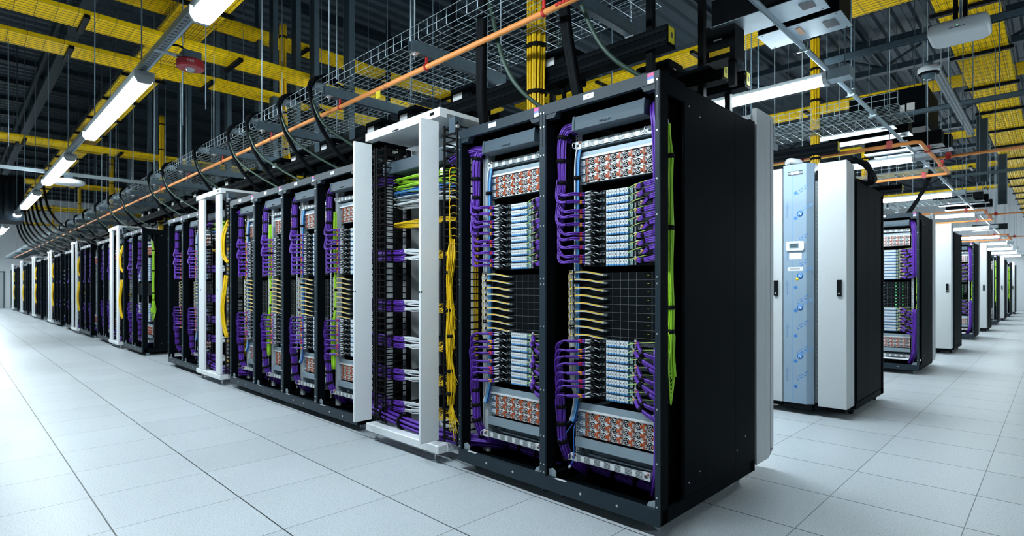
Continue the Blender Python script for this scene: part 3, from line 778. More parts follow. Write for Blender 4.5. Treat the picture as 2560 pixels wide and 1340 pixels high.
# ------------------------------------------------------------------ rear doors, cooling units and the rows along the other aisle
def reardoor_proto():
    r = proto(empty('rear_door_cooler'))
    MB().use('grey_paint').box(0, 1.18, .1, W - .03, 1.4, 2.29).build('coil_casing', r)
    m = MB().use('white_paint').prism([(1.2, .085), (1.4, .085), (1.47, .12), (1.49, .16), (1.49, 2.33), (1.2, 2.33)], 'x', W - .03, W).box(0, 1.4, .12, W - .03, 1.49, 2.3)
    m.use('unit_mid').box(W - .005, 1.34, .1, W + .001, 1.342, 2.3).box(W - .005, 1.43, .1, W + .001, 1.432, 2.3).box(W, 1.43, .13, W + .002, 1.475, .14)
    m.build('door', r)
    MB().use('unit_dark').box(.05, 1.485, 1.1, .09, 1.51, 1.3).build('handle', r)
    return r
RDOOR = reardoor_proto()
def back_rack_proto():
    """cabinet seen from its rear-door side: door towards -y, body behind"""
    r = proto(empty('cabinet'))
    CX = W - .27
    m = MB().use('rack_black').box(CX, .26, .075, W, .3, 2.3).box(CX, .3, .075, W, 1.36, 2.22)
    for a, b in ((.3, .72), (.724, 1.02), (1.024, 1.3)): m.box(W, a, .13, W + .012, b, 2.2)
    m.box(W - .02, 1.3, .06, W + .01, 1.43, .12).box(W - .02, 1.4, .06, W + .01, 1.43, 2.235).box(W - .02, 1.3, 2.18, W + .01, 1.43, 2.235).box(W - .02, .28, .06, W + .01, 1.43, .12)
    m.build('body', r)
    m = MB().use('white_paint').box(W - .235, 0, .1, W, .13, 2.35).use('grey_paint').box(W - .235, .13, .1, W, .26, 2.34).use('unit_mid').box(W - .01, .128, .14, W + .001, .132, 2.3)
    m.build('door', r, .004)
    MB().use('unit_dark').box(W - .075, -.02, 1.12, W - .04, 0, 1.27).use('bolt').cyl((W - .057, -.02, 1.145), (W - .057, -.024, 1.145), .006, 8).build('handle', r)
    m = MB().use('perf_dark').box(W - .272, .05, .12, W - .24, .07, 2.2).use('unit_dark').box(W - .272, .07, .1, W - .24, .28, 2.3); m.build('coil_grille', r)
    for x in (W - .22, W - .05):
        for y in (.36, 1.3): MB().use('rack_black').cyl((x - .015, y, .037), (x + .015, y, .037), .037, 12).build('caster', r)
    m = MB().use('void_black').box(CX, .03, .06, W - .02, .28, .1); m.build('plinth', r)
    return r
CAB = back_rack_proto()
def film_unit():
    """cooling unit with blue protective film; front towards -y"""
    r = empty('cooling_unit'); w = .26
    MB().use('film_blue').prism([(0, 0), (.205, 0), (w, .05), (w, .28), (0, .28)], 'z', .1, 2.375).build('front_cover', r, .003)
    m = MB().use('film_line').box(.085, -.0012, .12, .088, 0, 2.37)
    for z in (.3, .72, 1.13, 1.46, 1.87):
        m.tube([(.04, -.001, z), (.04, -.001, z + .12)], .001, 4).tube([(.026, -.001, z + .09), (.04, -.001, z + .14), (.054, -.001, z + .09)], .001, 4).tube([(.033, -.001, z), (.033, -.001, z + .1)], .0008, 4)
    m.use('film_ink')
    for z in (.26, .5, .74, .98, 1.2, 1.86, 2.1): m.lathe([(0, 0), (.014, -.0012), (.016, 0)], (.112, 0, z), 'y', 14)
    for z in (.55, 1.01, 1.31, 1.9):
        m.use('film_ink').lathe([(0, -.0016), (.029, -.0016), (.029, 0)], (.15, 0, z), 'y', 20)
        m.use('sticker').prism([(.138, z + .013), (.145, z + .013), (.162, z - .013), (.155, z - .013)], 'y', -.0022, -.0015).prism([(.137, z - .015), (.142, z - .015), (.142, z + .004), (.137, z + .004)], 'y', -.0022, -.0015).prism([(.158, z - .004), (.163, z - .004), (.163, z + .015), (.158, z + .015)], 'y', -.0022, -.0015)
    m.build('film_print', r)
    for i, z in enumerate((.55, 1.01, 1.31, 1.9)):
        text('film_lettering', 'NOVACEL', .032, 'film_line', r, (.2, -.0012, z + .045), (PI / 2, -.6, 0))
    m = MB().use('film_ink')
    for z in (.34, .58, .82, 1.06, 1.4, 1.64, 2.1):
        for k, (l, dz) in enumerate(((.1, 0), (.075, -.02))):
            n = 9
            for j in range(n):
                if (j * 7 + k) % 4 == 3: continue
                x = .122 + .008 * k + l * j / n; zz = z + dz + l * j / n * .72
                m.prism([(x, zz), (x + .007, zz + .005), (x + .004, zz + .013), (x - .003, zz + .008)], 'y', -.0012, 0)
    m.build('film_small_print', r)
    m = MB().use('plastic_white'); pts = []
    for cx, cz, a0 in ((.17, 1.62, 0), (.05, 1.62, 90), (.05, 1.57, 180), (.17, 1.57, 270)):
        for k in range(5): a = math.radians(a0 + 22.5 * k); pts.append((cx + .02 * math.cos(a), cz + .02 * math.sin(a)))
    m.prism(pts, 'y', -.02, 0).use('tray_grey').box(.06, -.023, 1.575, .145, -.018, 1.622).use('glass_dark').box(.07, -.025, 1.58, .138, -.022, 1.617)
    m.build('display', r)
    m = MB().use('sticker').box(.055, -.0016, 1.47, .165, 0, 1.535).use('sticker').box(.04, -.0016, 1.36, .175, 0, 1.395).use('ink').box(.06, -.002, 1.375, .15, -.0015, 1.38).use('yellow_label').lathe([(0, -.002), (.013, -.002), (.013, 0)], (.125, 0, 1.28), 'y', 14); m.build('sticker', r)
    m = MB().use('ink').box(.04, -.001, 2.27, .175, 0, 2.285).box(.04, -.001, 2.3, .175, 0, 2.31).use('sticker').box(.07, -.0014, 2.28, .14, 0, 2.305); m.build('vent_label', r)
    MB().use('unit_dark').box(.01, .01, .05, w - .01, 1.3, .1).box(.01, .3, .1, w - .005, 1.3, 2.3).build('body', r)
    return r
ROWS_O = [6.95, 14.0, 20.95, 27.95]        # open fronts
ROWS_E = [3.3, 10.25, 17.3, 24.3, 31.2]    # door sides
inst(RDOOR, 'white and grey cooling door on the back of the corner rack', 'cooling door', (RX, 0, 0), 'cooling doors behind the racks')
inst(RDOOR, 'white cooling door on the back of the rack beside the corner rack', 'cooling door', (RX - W, 0, 0), 'cooling doors behind the racks')
EN = ['first', 'second', 'third', 'fourth', 'fifth']
for i, y in enumerate(ROWS_E):
    inst(CAB, f'black cabinet with tall white door, {EN[i]} one down the side aisle', 'cabinet', (RX, y, 0), 'cabinets with white doors')
    if i:
        inst(CAB, f'black white-doored cabinet behind the {EN[i]} one down the side aisle', 'cabinet', (RX - .29, y, 0), 'cabinets with white doors')
tag(film_unit(), 'cooling unit in blue protective film with small display panel', 'cooling unit', None, (.25, 3.3, 0))
inst(CAB, 'black cabinet with white door hidden partly by the blue filmed unit', 'cabinet', (.243 - W, 3.3, 0), 'cabinets with white doors')
m = MB().use('lens_clear').tube(sm([(-.06, 0, .0), (-.03, -.02, .03), (.02, -.01, .02), (.08, .02, .0)], 4), [.012, .03, .03, .03, .03, .03, .03, .03, .03, .03, .03, .025, .012], 8)
tag(m.build('plastic_wrap'), 'crumpled clear wrap lying on top of the blue filmed unit', 'wrap', None, (.31, 3.4, 2.4))
for i, y in enumerate(ROWS_O):
    for k in range(2 if i < 2 else 1):
        nm = f'{EN[i]} open side-aisle rack' if k == 0 else f'rack behind the {EN[i]} open side-aisle rack'
        x = RX - W * k
        inst(RACK, ('open black server rack, ' + EN[i] + ' one down the side aisle') if k == 0 else f'open black server rack next to the {EN[i]} one down the side aisle', 'server rack', (x, y, 0), 'open black server racks')
        fill(x, y, nm, 1 if i == 0 else 2, ('rG' if k == 0 else '') + 'd' if i < 2 else 'G')
        inst(RDOOR, f'white cooling door behind the {nm}', 'cooling door', (x, y, 0), 'cooling doors behind the racks')
# green lamps of running gear in the side-aisle racks
led = MB().use('led_green')
for k in range(9):
    for xx in (.44, .52): led.box(xx, .198, 1.262 - k * .0443, xx + .007, .2, 1.269 - k * .0443)
LEDS = proto(led.build('status_light_strip'))
for i, y in enumerate(ROWS_O):
    inst(LEDS, f'columns of green status lights in the {EN[i]} open rack down the side aisle', 'status lights', (RX, y, 0), 'green status lights')
RL = []
for pts, n0, sd in ((((.63, .16, 2.13), (.655, .11, 2.09), (.672, .1, 1.98), (.675, .11, 1.7), (.675, .11, 1.35)), 'upper', 31), (((.675, .11, .9), (.675, .11, .6), (.665, .12, .3), (.6, .2, .13)), 'lower', 32)):
    rl = proto(empty('purple_side_riser')); RL.append((rl, n0))
    MB().use('purple').bundle(sm(pts, 4), 14, .026, .006, 5, .5, sd).build('sheath', rl)
for rl, n0 in RL:
    for i, y in enumerate(ROWS_O[:2]):
        inst(rl, f'{n0} purple cable riser on the aisle side of the {EN[i]} open side-aisle rack', 'cable bundle', (RX, y, 0), 'purple aisle-side cables')
    inst(rl, f'{n0} purple cable riser by the front post of the corner rack', 'cable bundle', (RX, .0, 0), 'purple aisle-side cables')

# ------------------------------------------------------------------ lights
def light_proto(wires=False):
    r = proto(empty('strip_light')); L = 2.28
    m = MB().use('grey_paint').prism([(-.05, .02), (-.045, .05), (.045, .05), (.05, .02)], 'x', 0, L); m.build('housing', r)
    if wires:
        for x in (.25, 2.0): MB().use('galv_dark').cyl((x, 0, .05), (x, 0, ZC - 2.735), .003, 5).build('suspension_wire', r)
    m = MB().use('diffuser'); q = []
    for k in range(9):
        a = PI + PI * k / 8; q.append((.06 * math.cos(a), .034 * math.sin(a)))
    q = [(-.052, .02)] + q + [(.052, .02)]
    m.prism([(y, z) for y, z in q], 'x', .03, L - .03); m.build('diffuser', r)
    for x in (0, L - .03):
        m = MB().use('grey_paint').prism([(-.062, .05), (-.062, -.0), (-.04, -.034), (.04, -.034), (.062, 0), (.062, .05)], 'x', x, x + .03); m.build('end_cap', r)
    return r
LIGHT = light_proto(); LIGHTW = light_proto(True)
def conn_box():
    r = proto(empty('junction_box'))
    MB().use('sheet_steel').box(-.0, -.055, -.02, .15, .055, .06).build('box', r, .004)
    MB().use('galv').cyl((.05, -.058, .02), (.05, -.052, .02), .018, 12).build('knockout', r)
    MB().use('galv_dark').cyl((.1, .03, .06), (.1, .03, ZC - 2.735), .004, 5).build('hanger_rod', r)
    return r
JB = conn_box()
LZ = 2.735
for i in range(12):
    x = .93 - 2.28 - 3.55 * i
    inst(LIGHT, f'{FIRST[i]} glowing white strip light over the front aisle, counted from the camera', 'strip light', (x, -1.36, LZ), 'strip lights over the front aisle')
ENT = EN + ['sixth', 'seventh', 'eighth', 'ninth', 'tenth']
for i in range(10):
    y = 2.2 + 3.53 * i
    inst(LIGHTW, f'{ENT[i]} glowing white strip light on the side-aisle conduit', 'strip light', (.93 - 2.28, y, LZ), 'strip lights on the side-aisle conduit')
    inst(JB, f'steel junction box at the end of the {ENT[i]} side-aisle strip light', 'junction box', (.93, y, LZ), 'junction boxes at light ends')
    if i < 5:
        inst(LIGHTW, f'strip light deeper inside the aisle of the {ENT[i]} side-aisle light', 'strip light', (.93 - 5.83, y, LZ), 'strip lights deep between the rows')
for i in (1, 3, 5):  # unseen lamps, added to light the faces turned towards the side aisle
    inst(LIGHTW, f'added unseen strip light across the side aisle, level with the {ENT[i]} side-aisle light', 'strip light', (5.2, -1.36 + 3.56 * i, LZ), 'added unseen strip lights across the side aisle')
# side aisle conduit, with clamps
o = empty('conduit'); tag(o, 'long steel conduit running down the side aisle above the light ends', 'conduit')
MB().use('sheet_steel').tube([(.93, -2.2, 2.8), (.93, 12, 2.8), (.93, 31.5, 2.8)], .017, 10).build('pipe', o)
for y in (-.6, 1.63, 2.84, 3.6, 5.1, 6.6, 8.2, 11): MB().use('galv').box(.905, y - .012, 2.775, .955, y + .012, 2.83).cyl((.89, y, 2.775), (.97, y, 2.775), .006, 6).build('clamp', o)

# perforated channel and conduit the front-aisle lights hang from
def channel_proto(L, ax, m_='slotted'):
    m = MB().use('galv').box(0, 0, 0, L, .003, .04).box(0, .037, 0, L, .04, .04).use(m_).box(0, 0, 0, L, .04, .003)
    return m
mm = channel_proto(3.55, 'x'); CH = proto(mm.build('strut_channel'))
for i in range(12):
    inst(CH, f'slotted strut channel above the {FIRST[i]} front-aisle light', 'strut channel', (.93 - 3.55 * (i + 1), -1.405, 2.783), 'strut channels over the front aisle')
o = MB().use('sheet_steel').tube([(1.2, -1.345, 2.80), (-20, -1.345, 2.80), (-39, -1.345, 2.80)], .011, 8).build('conduit'); tag(o, 'thin steel conduit running along the front-aisle lights', 'conduit')

# ------------------------------------------------------------------ wire basket trays
def basket(L, w, h, pitch=.1, wires=None, mt='galv', k_=1.):
    m = MB().use(mt); n = wires or int(round(w / .05))
    for i in range(n + 1): m.tube([(0, w * i / n, 0), (L, w * i / n, 0)], .0024 * k_, 4, False)
    for z in (h * .5, h):
        for y in (0, w): m.tube([(0, y, z), (L, y, z)], .0026, 4, False)
    k = 0
    while k * pitch <= L + 1e-6:
        x = k * pitch
        m.tube([(x, 0, h), (x, 0, .01), (x, .01, -.003), (x, w - .01, -.003), (x, w, .01), (x, w, h)], .0022 * k_, 4, False); k += 1
    return m
BK = proto(basket(3.0, .76, .11).build('wire_basket_tray'))
TY, TZ = -.13, 2.88
for i in range(14):
    x = .45 - 3.0 * (i + 1)
    inst(BK, f'wire basket tray above the row, {FIRST[i]} length from the corner rack', 'basket tray', (x, TY, TZ), 'wire basket trays over the row')
def strut_proto():
    r = proto(empty('trapeze_support'))
    MB().use('galv_dark').box(-.022, -.18, -.085, .022, .72, -.079).box(-.022, -.18, -.085, -.018, .72, -.004).box(.018, -.18, -.085, .022, .72, -.004).box(-.022, -.18, -.05, -.018, .72, -.045).build('channel', r)
    for y in (-.14, .68):
        MB().use('galv').cyl((0, y, -.13), (0, y, ZC - TZ), .005, 6).build('threaded_rod', r)
        MB().use('bolt').cyl((0, y, -.1), (0, y, -.086), .014, 6).box(-.03, y - .02, -.089, .03, y + .02, -.085).build('nut', r)
    return r
STR = strut_proto()
for i, x in enumerate((.2, -.98, -2.19, -3.6, -5.05, -6.4, -7.8, -9.2, -10.6, -12.0, -13.5, -15, -16.5, -18, -20, -22, -24, -27, -30, -33)):
    inst(STR, f'trapeze strut under the basket tray, {FIRST[i]} from the corner rack', 'strut', (x, 0, TZ), 'trapeze struts under the basket tray')

# orange pipe along the row
o = empty('orange_pipe'); tag(o, 'orange pipe running above the rack fronts along the whole row', 'pipe')
MB().use('orange_pipe').tube([(1.0, -.04, 2.73), (-10, -.04, 2.73), (-36, -.04, 2.73)], .017, 12).build('pipe', o)
for x in (.1, -.98, -2.19, -3.6, -5.05, -6.4, -7.8, -9.2, -10.6, -12): MB().use('red_clamp').tube([(x - .008, -.04, 2.73), (x + .008, -.04, 2.73)], .0225, 12).box(x - .008, -.046, 2.75, x + .008, -.034, 2.8).build('clamp', o)
m = MB().use('red_clamp'); rnd = random.Random(5); x = .2
while x < .62:
    l = rnd.uniform(.008, .02); m.box(x, -.062, 2.722, x + l, -.053, 2.738); x += l + .006
m.build('red_marking', o)
MB().use('orange_pipe').cyl((-1.45, -.04, 2.73), (-1.5, -.04, 2.73), .0195, 12).build('coupling', o)
MB().use('yellow_label').box(-1.62, -.046, 2.66, -1.56, -.043, 2.715).build('yellow_tag', o)
# orange pipes of the side-aisle rows
for i, yb in enumerate((0., 7.05, 14.1)):
    y1, y2 = 4.69 + yb, 6.92 + yb; xe = 1.12
    o = empty('orange_pipe'); tag(o, f'orange pipe loop over the {EN[i]} cold aisle beside the side aisle', 'pipe', 'orange pipe loops')
    MB().use('orange_pipe').tube([(-4, y1, 2.71), (xe - .04, y1, 2.71), (xe, y1 + .04, 2.71), (xe, y2 - .04, 2.71), (xe - .04, y2, 2.71), (-4, y2, 2.71)], .02, 10).build('pipe', o)
    MB().use('orange_pipe').tube([(xe, y1 + 1.05, 2.71), (3.2, y1 + 1.05, 2.71)], .017, 10).build('branch', o)
    for x, y in ((.86, y1), (.0, y1), (xe, y1 + .5), (xe, y1 + 1.5), (.85, y2), (xe + .12, y1 + 1.05)):
        MB().use('red_clamp').box(x - .024, y - .024, 2.685, x + .024, y + .024, 2.76).use('galv').cyl((x, y, 2.76), (x, y, ZC), .005, 6).build('clamp', o)

# ------------------------------------------------------------------ black busways with tap boxes
def busway(x0, x1, y, z, label):
    o = empty('busway'); tag(o, label, 'busway', 'black busways')
    MB().use('rack_black').box(x0, y - .05, z, x1, y + .05, z + .115).use('unit_dark').box(x0, y - .056, z + .02, x1, y - .05, z + .04).box(x0, y - .056, z + .08, x1, y - .05, z + .1).build('rail', o)
    MB().use('yellow_label').box(x1, y - .03, z + .02, x1 + .004, y + .03, z + .11).use('ink').box(x1 + .004, y - .008, z + .05, x1 + .005, y + .008, z + .08).build('warning_label', o)
busway(-38, .58, .5, 2.56, 'black busway just behind the basket tray over the row, yellow end label')
busway(-38, .58, 1.22, 2.56, 'black busway over the back of the racks, yellow end label')
busway(-38, .57, 1.62, 2.615, 'black busway beside the cooling doors of the row, yellow end label')
busway(-8, .5, 4.2, 2.62, 'black busway over the second row behind the blue filmed unit')
busway(-8, .5, 7.6, 2.62, 'black busway over the third row')
def tap_proto():
    r = proto(empty('tap_box'))
    MB().use('rack_black').box(-.13, -.1, -.22, .13, .1, 0).use('unit_dark').box(-.1, -.105, -.18, .1, -.1, -.04).build('box', r)
    MB().use('sticker').box(-.09, -.108, -.1, .02, -.105, -.05).build('label', r)
    MB().use('yellow_label').box(.131, -.06, -.16, .134, .02, -.13).use('plug_grey').box(.131, -.05, -.06, .134, -.01, -.052).build('warning_label', r)
    MB().use('cable_black').tube(sm([(0, 0, -.22), (.02, .0, -.3), (.06, -.1, -.36)], 3), .016, 7).build('lead', r)
    return r
TAP = tap_proto()
for i in range(16):
    x = .1 - .74 * i - (.2 if i % 3 else 0)
    inst(TAP, f'{FIRST[i]} black tap box on the middle busway, from the corner rack', 'tap box', (x, 1.22, 2.7 if i % 2 else 2.78), 'black tap boxes', depth=1)
    inst(TAP, f'{FIRST[i]} black tap box behind the basket tray, from the corner rack', 'tap box', (x - .36, .56, 2.78), 'black tap boxes', depth=1)
hang = MB().use('unit_dark').box(-.02, -.02, -.25, .02, .02, 1.6); HG = proto(hang.build('busway_hanger'))
for i, (x, y) in enumerate(((.45, .5), (.42, 1.22), (.43, 1.62), (.7, 1.05), (-.9, 1.22), (-2.2, 1.22), (-3.4, 1.22))):
    inst(HG, f'black hanger post holding the busways, {FIRST[i]} from the corner', 'hanger', (x, y, 2.7), 'black busway hangers')
tag(MB().use('unit_dark').box(.57, .96, 2.6, .75, 1.1, 2.82).use('yellow').box(.59, .958, 2.63, .72, .96, 2.66).use('sticker').box(.62, .957, 2.72, .67, .96, 2.728).build('control_box'), 'black control box with yellow strip hanging over the corner rack', 'control box')

# end feed boxes with pale undersides
def feed(x0, y0, x1, y1, z, label, tape):
    o = empty('feed_box'); tag(o, label, 'feed box', 'black feed boxes with steel undersides')
    MB().use('unit_dark').box(x0, y0, z, x1, y1, z + .16).build('box', o)
    m = MB().use('sheet_steel').box(x0 - .01, y0 - .005, z - .004, x1 + .01, y1 + .005, z).use('ink')
    for a in (.04, .5, .96):
        for yy in (y0 + .012, y1 - .012): m.cyl((x0 + (x1 - x0) * a, yy, z - .0045), (x0 + (x1 - x0) * a, yy, z - .0035), .006, 6)
    m.box(x1 - .11, y0 + .07, z - .0055, x1 - .04, y1 - .07, z - .004); m.build('cover_plate', o)
    if tape: MB().use('tape_tan').box(tape, y0 + .05, z - .006, tape + .03, y0 + .16, z - .004).build('tape', o)
feed(.62, .93, 1.2, 1.16, 2.8, 'black feed box with steel underside, nearer of two over the hot aisle', .72)
feed(.78, 1.25, 1.235, 1.5, 2.8, 'black feed box with steel underside and tan tape, over the hot aisle', .98)
for i, (xx, yy) in enumerate(((.95, 4.3), (1.02, 4.72), (1.2, 5.55), (1.25, 5.85), (1.15, 11.2), (1.2, 11.6), (1.2, 12.5), (1.15, 18.4))):
    feed(xx - .75, yy, xx, yy + .2, 2.84, f'black feed box with steel underside, {FIRST[i]} down the side aisle past the corner pair', 0)
inst(BK, 'wire basket tray crossing the side aisle above the blue filmed unit', 'basket tray', (-1.87, 3.53, 2.83), 'wire basket trays by the side aisle')
inst(BK, 'wire basket tray over the third row beside the orange loop', 'basket tray', (-1.95, 7.0, 2.83), 'wire basket trays by the side aisle')
inst(BK, 'wire basket tray over the fourth row down the side aisle', 'basket tray', (-1.95, 10.6, 2.83), 'wire basket trays by the side aisle')
for i, (x, y) in enumerate(((-.15, 4.15), (-.15, 7.6), (-.2, 11.2))):
    inst(STR, f'trapeze strut under the basket tray of the {EN[i + 1]} row', 'strut', (x, y - .6, 2.83), 'trapeze struts by the side aisle')

# ------------------------------------------------------------------ yellow fibre trays overhead
def ytray(L, w):
    r = proto(empty('fibre_tray')); m = MB().use('yellow_bed'); n = int(w / .034)
    for i in range(n):
        y = .02 + (w - .04) * (i + .5) / n; m.tube([(0, y, .022), (L * .35, y + random.uniform(-.006, .006), .018), (L * .7, y + random.uniform(-.006, .006), .024), (L, y, .02)], .0195, 5)
    m.box(0, .02, .02, L, w - .02, .06).build('fibre_bed', r)
    basket(L, w, .1, .16, int(w / .06), 'tray_wire', .85).build('basket', r)
    k = 0
    while .6 + k * 1.5 < L:
        x = .6 + k * 1.5; MB().use('unit_dark').box(x, -.03, -.045, x + .05, w + .03, -.006).build('support_bar', r); k += 1
    return r
YT8, YT14, YT30 = ytray(9.0, .5), ytray(14., .46), ytray(30., .52)
# children run along local +x; rotate by 90 deg for trays along y
def ytag(p, label, x, y, z, rot=0.): inst(p, label, 'fibre tray', (x, y, z), 'yellow fibre trays overhead', rot)
for i, x in enumerate((-4.95, -5.98, -11.6, -13.1, -17, -19, -23, -26, -30)):
    ytag(YT14, f'yellow fibre tray crossing over the front aisle, {FIRST[i]} one from the camera', x, -8, 4.0 + .25 * (i % 2) * (i > 1), PI / 2)
ytag(YT30, 'yellow fibre tray running directly above the front-aisle strip lights', -31, -.52, 4.45)
ytag(YT30, 'yellow fibre tray running along the side aisle near the white access point', 1.75, 2.6, 4.0, PI / 2)
for i, (x, y) in enumerate(((-1.75, 4.2), (-6, 7.75), (-6, 11.4), (-6, 15.2), (-6, 19.3))):
    ytag(YT8, f'yellow fibre tray crossing between the rows, {FIRST[i]} one past the corner rack', x, y, 4.18)
ytag(YT14, 'yellow fibre tray crossing the ceiling past the white access point', -6, 6.0, 5.0)
ytag(YT14, 'yellow fibre tray high over the front aisle, running across the rows', -6.3, -8, 5.0, PI / 2)

# yellow vertical drops
def ydrop(x, y, z0, z1, label, lean=0., n=20, R=.045, cr=.009):
    o = empty('yellow_cable_drop'); tag(o, label, 'cable bundle', 'yellow cable drops')
    p = sm([(x, y, z1), (x + .0, y, z1 - (z1 - z0) * .35), (x + lean * .3, y, z1 - (z1 - z0) * .7), (x + lean, y, z0)], 5)
    MB().use('yellow').bundle(p, n, R, cr, 6, .15, int(abs(x * 10)) + 1).build('sheath', o)
    for q in (.12, .3, .5, .68, .88):
        i = int(q * (len(p) - 1)); d = (p[i + 1] - p[i]).normalized()
        MB().use('tie_black').tube([p[i] - d * .012, p[i] + d * .012], R + .014, 10).build('cable_tie', o)
ydrop(-5.3, .8, 2.3, 4.75, 'tall yellow cable drop behind the basket tray, from ceiling to racks', .3)
ydrop(-11.6, .85, 2.3, 4.9, 'yellow cable drop above the second bank of racks', -.1)
ydrop(-.35, .4, 2.3, 4.0, 'wide yellow cable drop behind the top of the rack beside the corner rack', 0, 30, .058, .0085)
ydrop(.28, 4.2, 2.4, 4.0, 'yellow cable drop above the blue filmed cooling unit', 0, 12, .04)
ydrop(-16.6, .8, 2.3, 4.8, 'yellow cable drop above the third bank of racks', -.1)
ydrop(-22, .8, 2.3, 4.8, 'yellow cable drop above the fourth bank of racks', 0)
ydrop(-29, .8, 2.3, 4.8, 'yellow cable drop above the fifth bank of racks', 0)
ydrop(.0, 7.7, 2.4, 4.0, 'yellow cable drop above the third row down the side aisle', 0, 12, .04)

# ------------------------------------------------------------------ black power whips and chutes
def whip(pts, r, label, mname='cable_black', chute=None):
    o = empty('power_cable'); tag(o, label, 'power cable', 'black power cables dropping to the racks')
    p = sm(pts, 6)
    if r > .022: MB().use(mname).bundle(p, 5, r * .62, r * .5, 7, .5, 3).build('sheath', o)
    else: MB().use(mname).tube(p, r, 8).build('sheath', o)
    if chute:
        x, y, z = chute
        m = MB().use('rack_black'); q = [(y + .16, z + .02), (y + .05, z + .035), (y - .03, z + .0), (y - .06, z - .08), (y - .075, z - .08), (y - .045, z + .012), (y + .05, z + .055), (y + .16, z + .035)]
        m.prism(q, 'x', x - .06, x + .06).use('tray_grey').prism([(y - .03, z - .06), (y + .12, z - .06), (y + .12, z + .03), (y + .03, z + .03)], 'x', x - .066, x - .06); m.build('waterfall_chute', o)
for i, x in enumerate((-2.42, -3.05, -3.85, -4.4, -5.6, -7.1, -7.9, -9.9, -11.0, -12.4, -13.9, -15.2, -16.6, -17.8)):
    e = x + .1
    whip([(x, .3, 2.93), (x, .05, 3.0), (x, -.13, 3.0), (x + .01, -.2, 2.88), (x + .03, -.12, 2.6), (x + .06, .08, 2.34), (e, .25, 2.26)], .019, f'black power cable with chute over the tray edge, {FIRST[i]} along the row', 'cable_black', (x, -.13, 2.99))
    whip([(x + .02, -.19, 2.82), (x + .1, -.12, 2.6), (x + .28, .04, 2.42), (x + .5, .2, 2.27)], .011, f'thin black cable swinging off the {FIRST[i]} power cable to the rack tops', 'green_dark')
whip([(-.42, -.02, 3.6), (-.43, -.02, 3.0), (-.46, .0, 2.7), (-.52, .06, 2.4), (-.55, .12, 2.22)], .034, 'thick black cable bundle dropping to the rack beside the corner rack')
whip([(.12, .1, 3.6), (.12, .1, 3.0), (.13, .12, 2.7), (.16, .16, 2.4), (.18, .2, 2.22)], .034, 'thick black cable bundle dropping to the corner rack')
whip([(-.42, .0, 3.1), (-.38, .02, 2.9), (-.3, .04, 2.6), (-.2, .1, 2.4), (-.05, .25, 2.24)], .013, 'dark green cable curving from the tray to the gap between near racks', 'green_dark')
whip([(.13, .12, 3.1), (.2, .14, 2.85), (.32, .2, 2.55), (.48, .3, 2.38), (.72, .45, 2.24)], .013, 'dark green cable curving from the tray to the corner rack top', 'green_dark')
whip([(.9, 7.2, 2.95), (.88, 7.1, 2.7), (.75, 7.2, 2.45), (.6, 7.3, 2.24)], .03, 'black cable bundle dropping to the first open rack down the side aisle')
whip([(.6, 3.75, 2.4), (.74, 3.6, 2.42), (.86, 3.75, 2.33), (.86, 4.0, 2.24), (.72, 4.1, 2.26), (.6, 3.9, 2.34), (.7, 3.65, 2.4), (.84, 3.8, 2.38), (.8, 4.1, 2.27)], .026, 'coil of black cable on top of the first side-aisle cabinet')
for i in range(9):
    x = -15.5 - i * 1.1
    whip([(x - 2, -.6, 4.2), (x - 1.2, -.55, 3.3), (x, -.4, 2.75), (x + 1.2, -.2, 2.5), (x + 2.2, .1, 2.3)], .03, f'heavy black cable sweeping down onto the far racks, {FIRST[i]} of the swag')

# ------------------------------------------------------------------ small gear
o = empty('fire_alarm'); tag(o, 'round red fire alarm strobe under the front-aisle channel', 'fire alarm', None, (-2.15, -1.19, 2.72))
MB().use('alarm_red').lathe([(.0, .0), (.05, -.002), (.084, 0), (.088, .012), (.088, .045), (.08, .055), (0, .055)], n=40, soft=False).build('body', o)
MB().use('lens_clear').lathe([(0, -.028), (.016, -.024), (.028, -.008), (.032, .0)], n=16).build('lens', o)
MB().use('galv_dark').box(-.055, -.055, .055, .055, .055, .11).build('back_box', o)
MB().use('cable_black').tube(sm([(0, -.02, .11), (-.03, -.06, .15), (-.05, -.14, .14), (-.04, -.2, .11)], 4), .007, 6).build('lead', o)
MB().use('galv').box(-.01, -.22, .06, .03, -.05, .068).build('bracket', o)
text('lettering', 'FIRE', .024, 'sticker', o, (.0853, -.0234, .027), (PI / 2, 0, 1.3), .001)

o = empty('access_point'); tag(o, 'white rounded wireless access point hung over the side aisle', 'access point', None, (1.665, 2.39, 2.87))
pts = []
for cx, cy, a0 in ((.11, .09, 0), (-.11, .09, 90), (-.11, -.09, 180), (.11, -.09, 270)):
    for k in range(6): a = math.radians(a0 + 18 * k); pts.append((cx + .05 * math.cos(a), cy + .05 * math.sin(a)))
b = MB().use('plastic_white'); n = len(pts)
for s, z in ((.86, 0), (.97, .012), (1, .03), (1, .07), (.95, .085)):
    for px, py in pts: b.v.append((px * s, py * s, z))
for i in range(4):
    for k in range(n): b.face([i * n + k, i * n + (k + 1) % n, (i + 1) * n + (k + 1) % n, (i + 1) * n + k], True)
b.face(list(range(n))[::-1]); b.face([4 * n + k for k in range(n)]); b.build('body', o)
MB().use('ink').box(-.04, -.143, .03, .04, -.14, .033).use('led_green').box(.0, -.1415, .044, .004, -.1405, .047).build('marking', o)
MB().use('galv_dark').box(-.05, -.05, .085, .05, .05, .1).use('cable_black').cyl((-.02, 0, .1), (-.02, 0, 1.0), .014, 8).cyl((.03, 0, .1), (.03, 0, 1.0), .014, 8).use('sheet_steel').cyl((.005, .02, .1), (.005, .02, 1.0), .008, 8).build('mount', o)

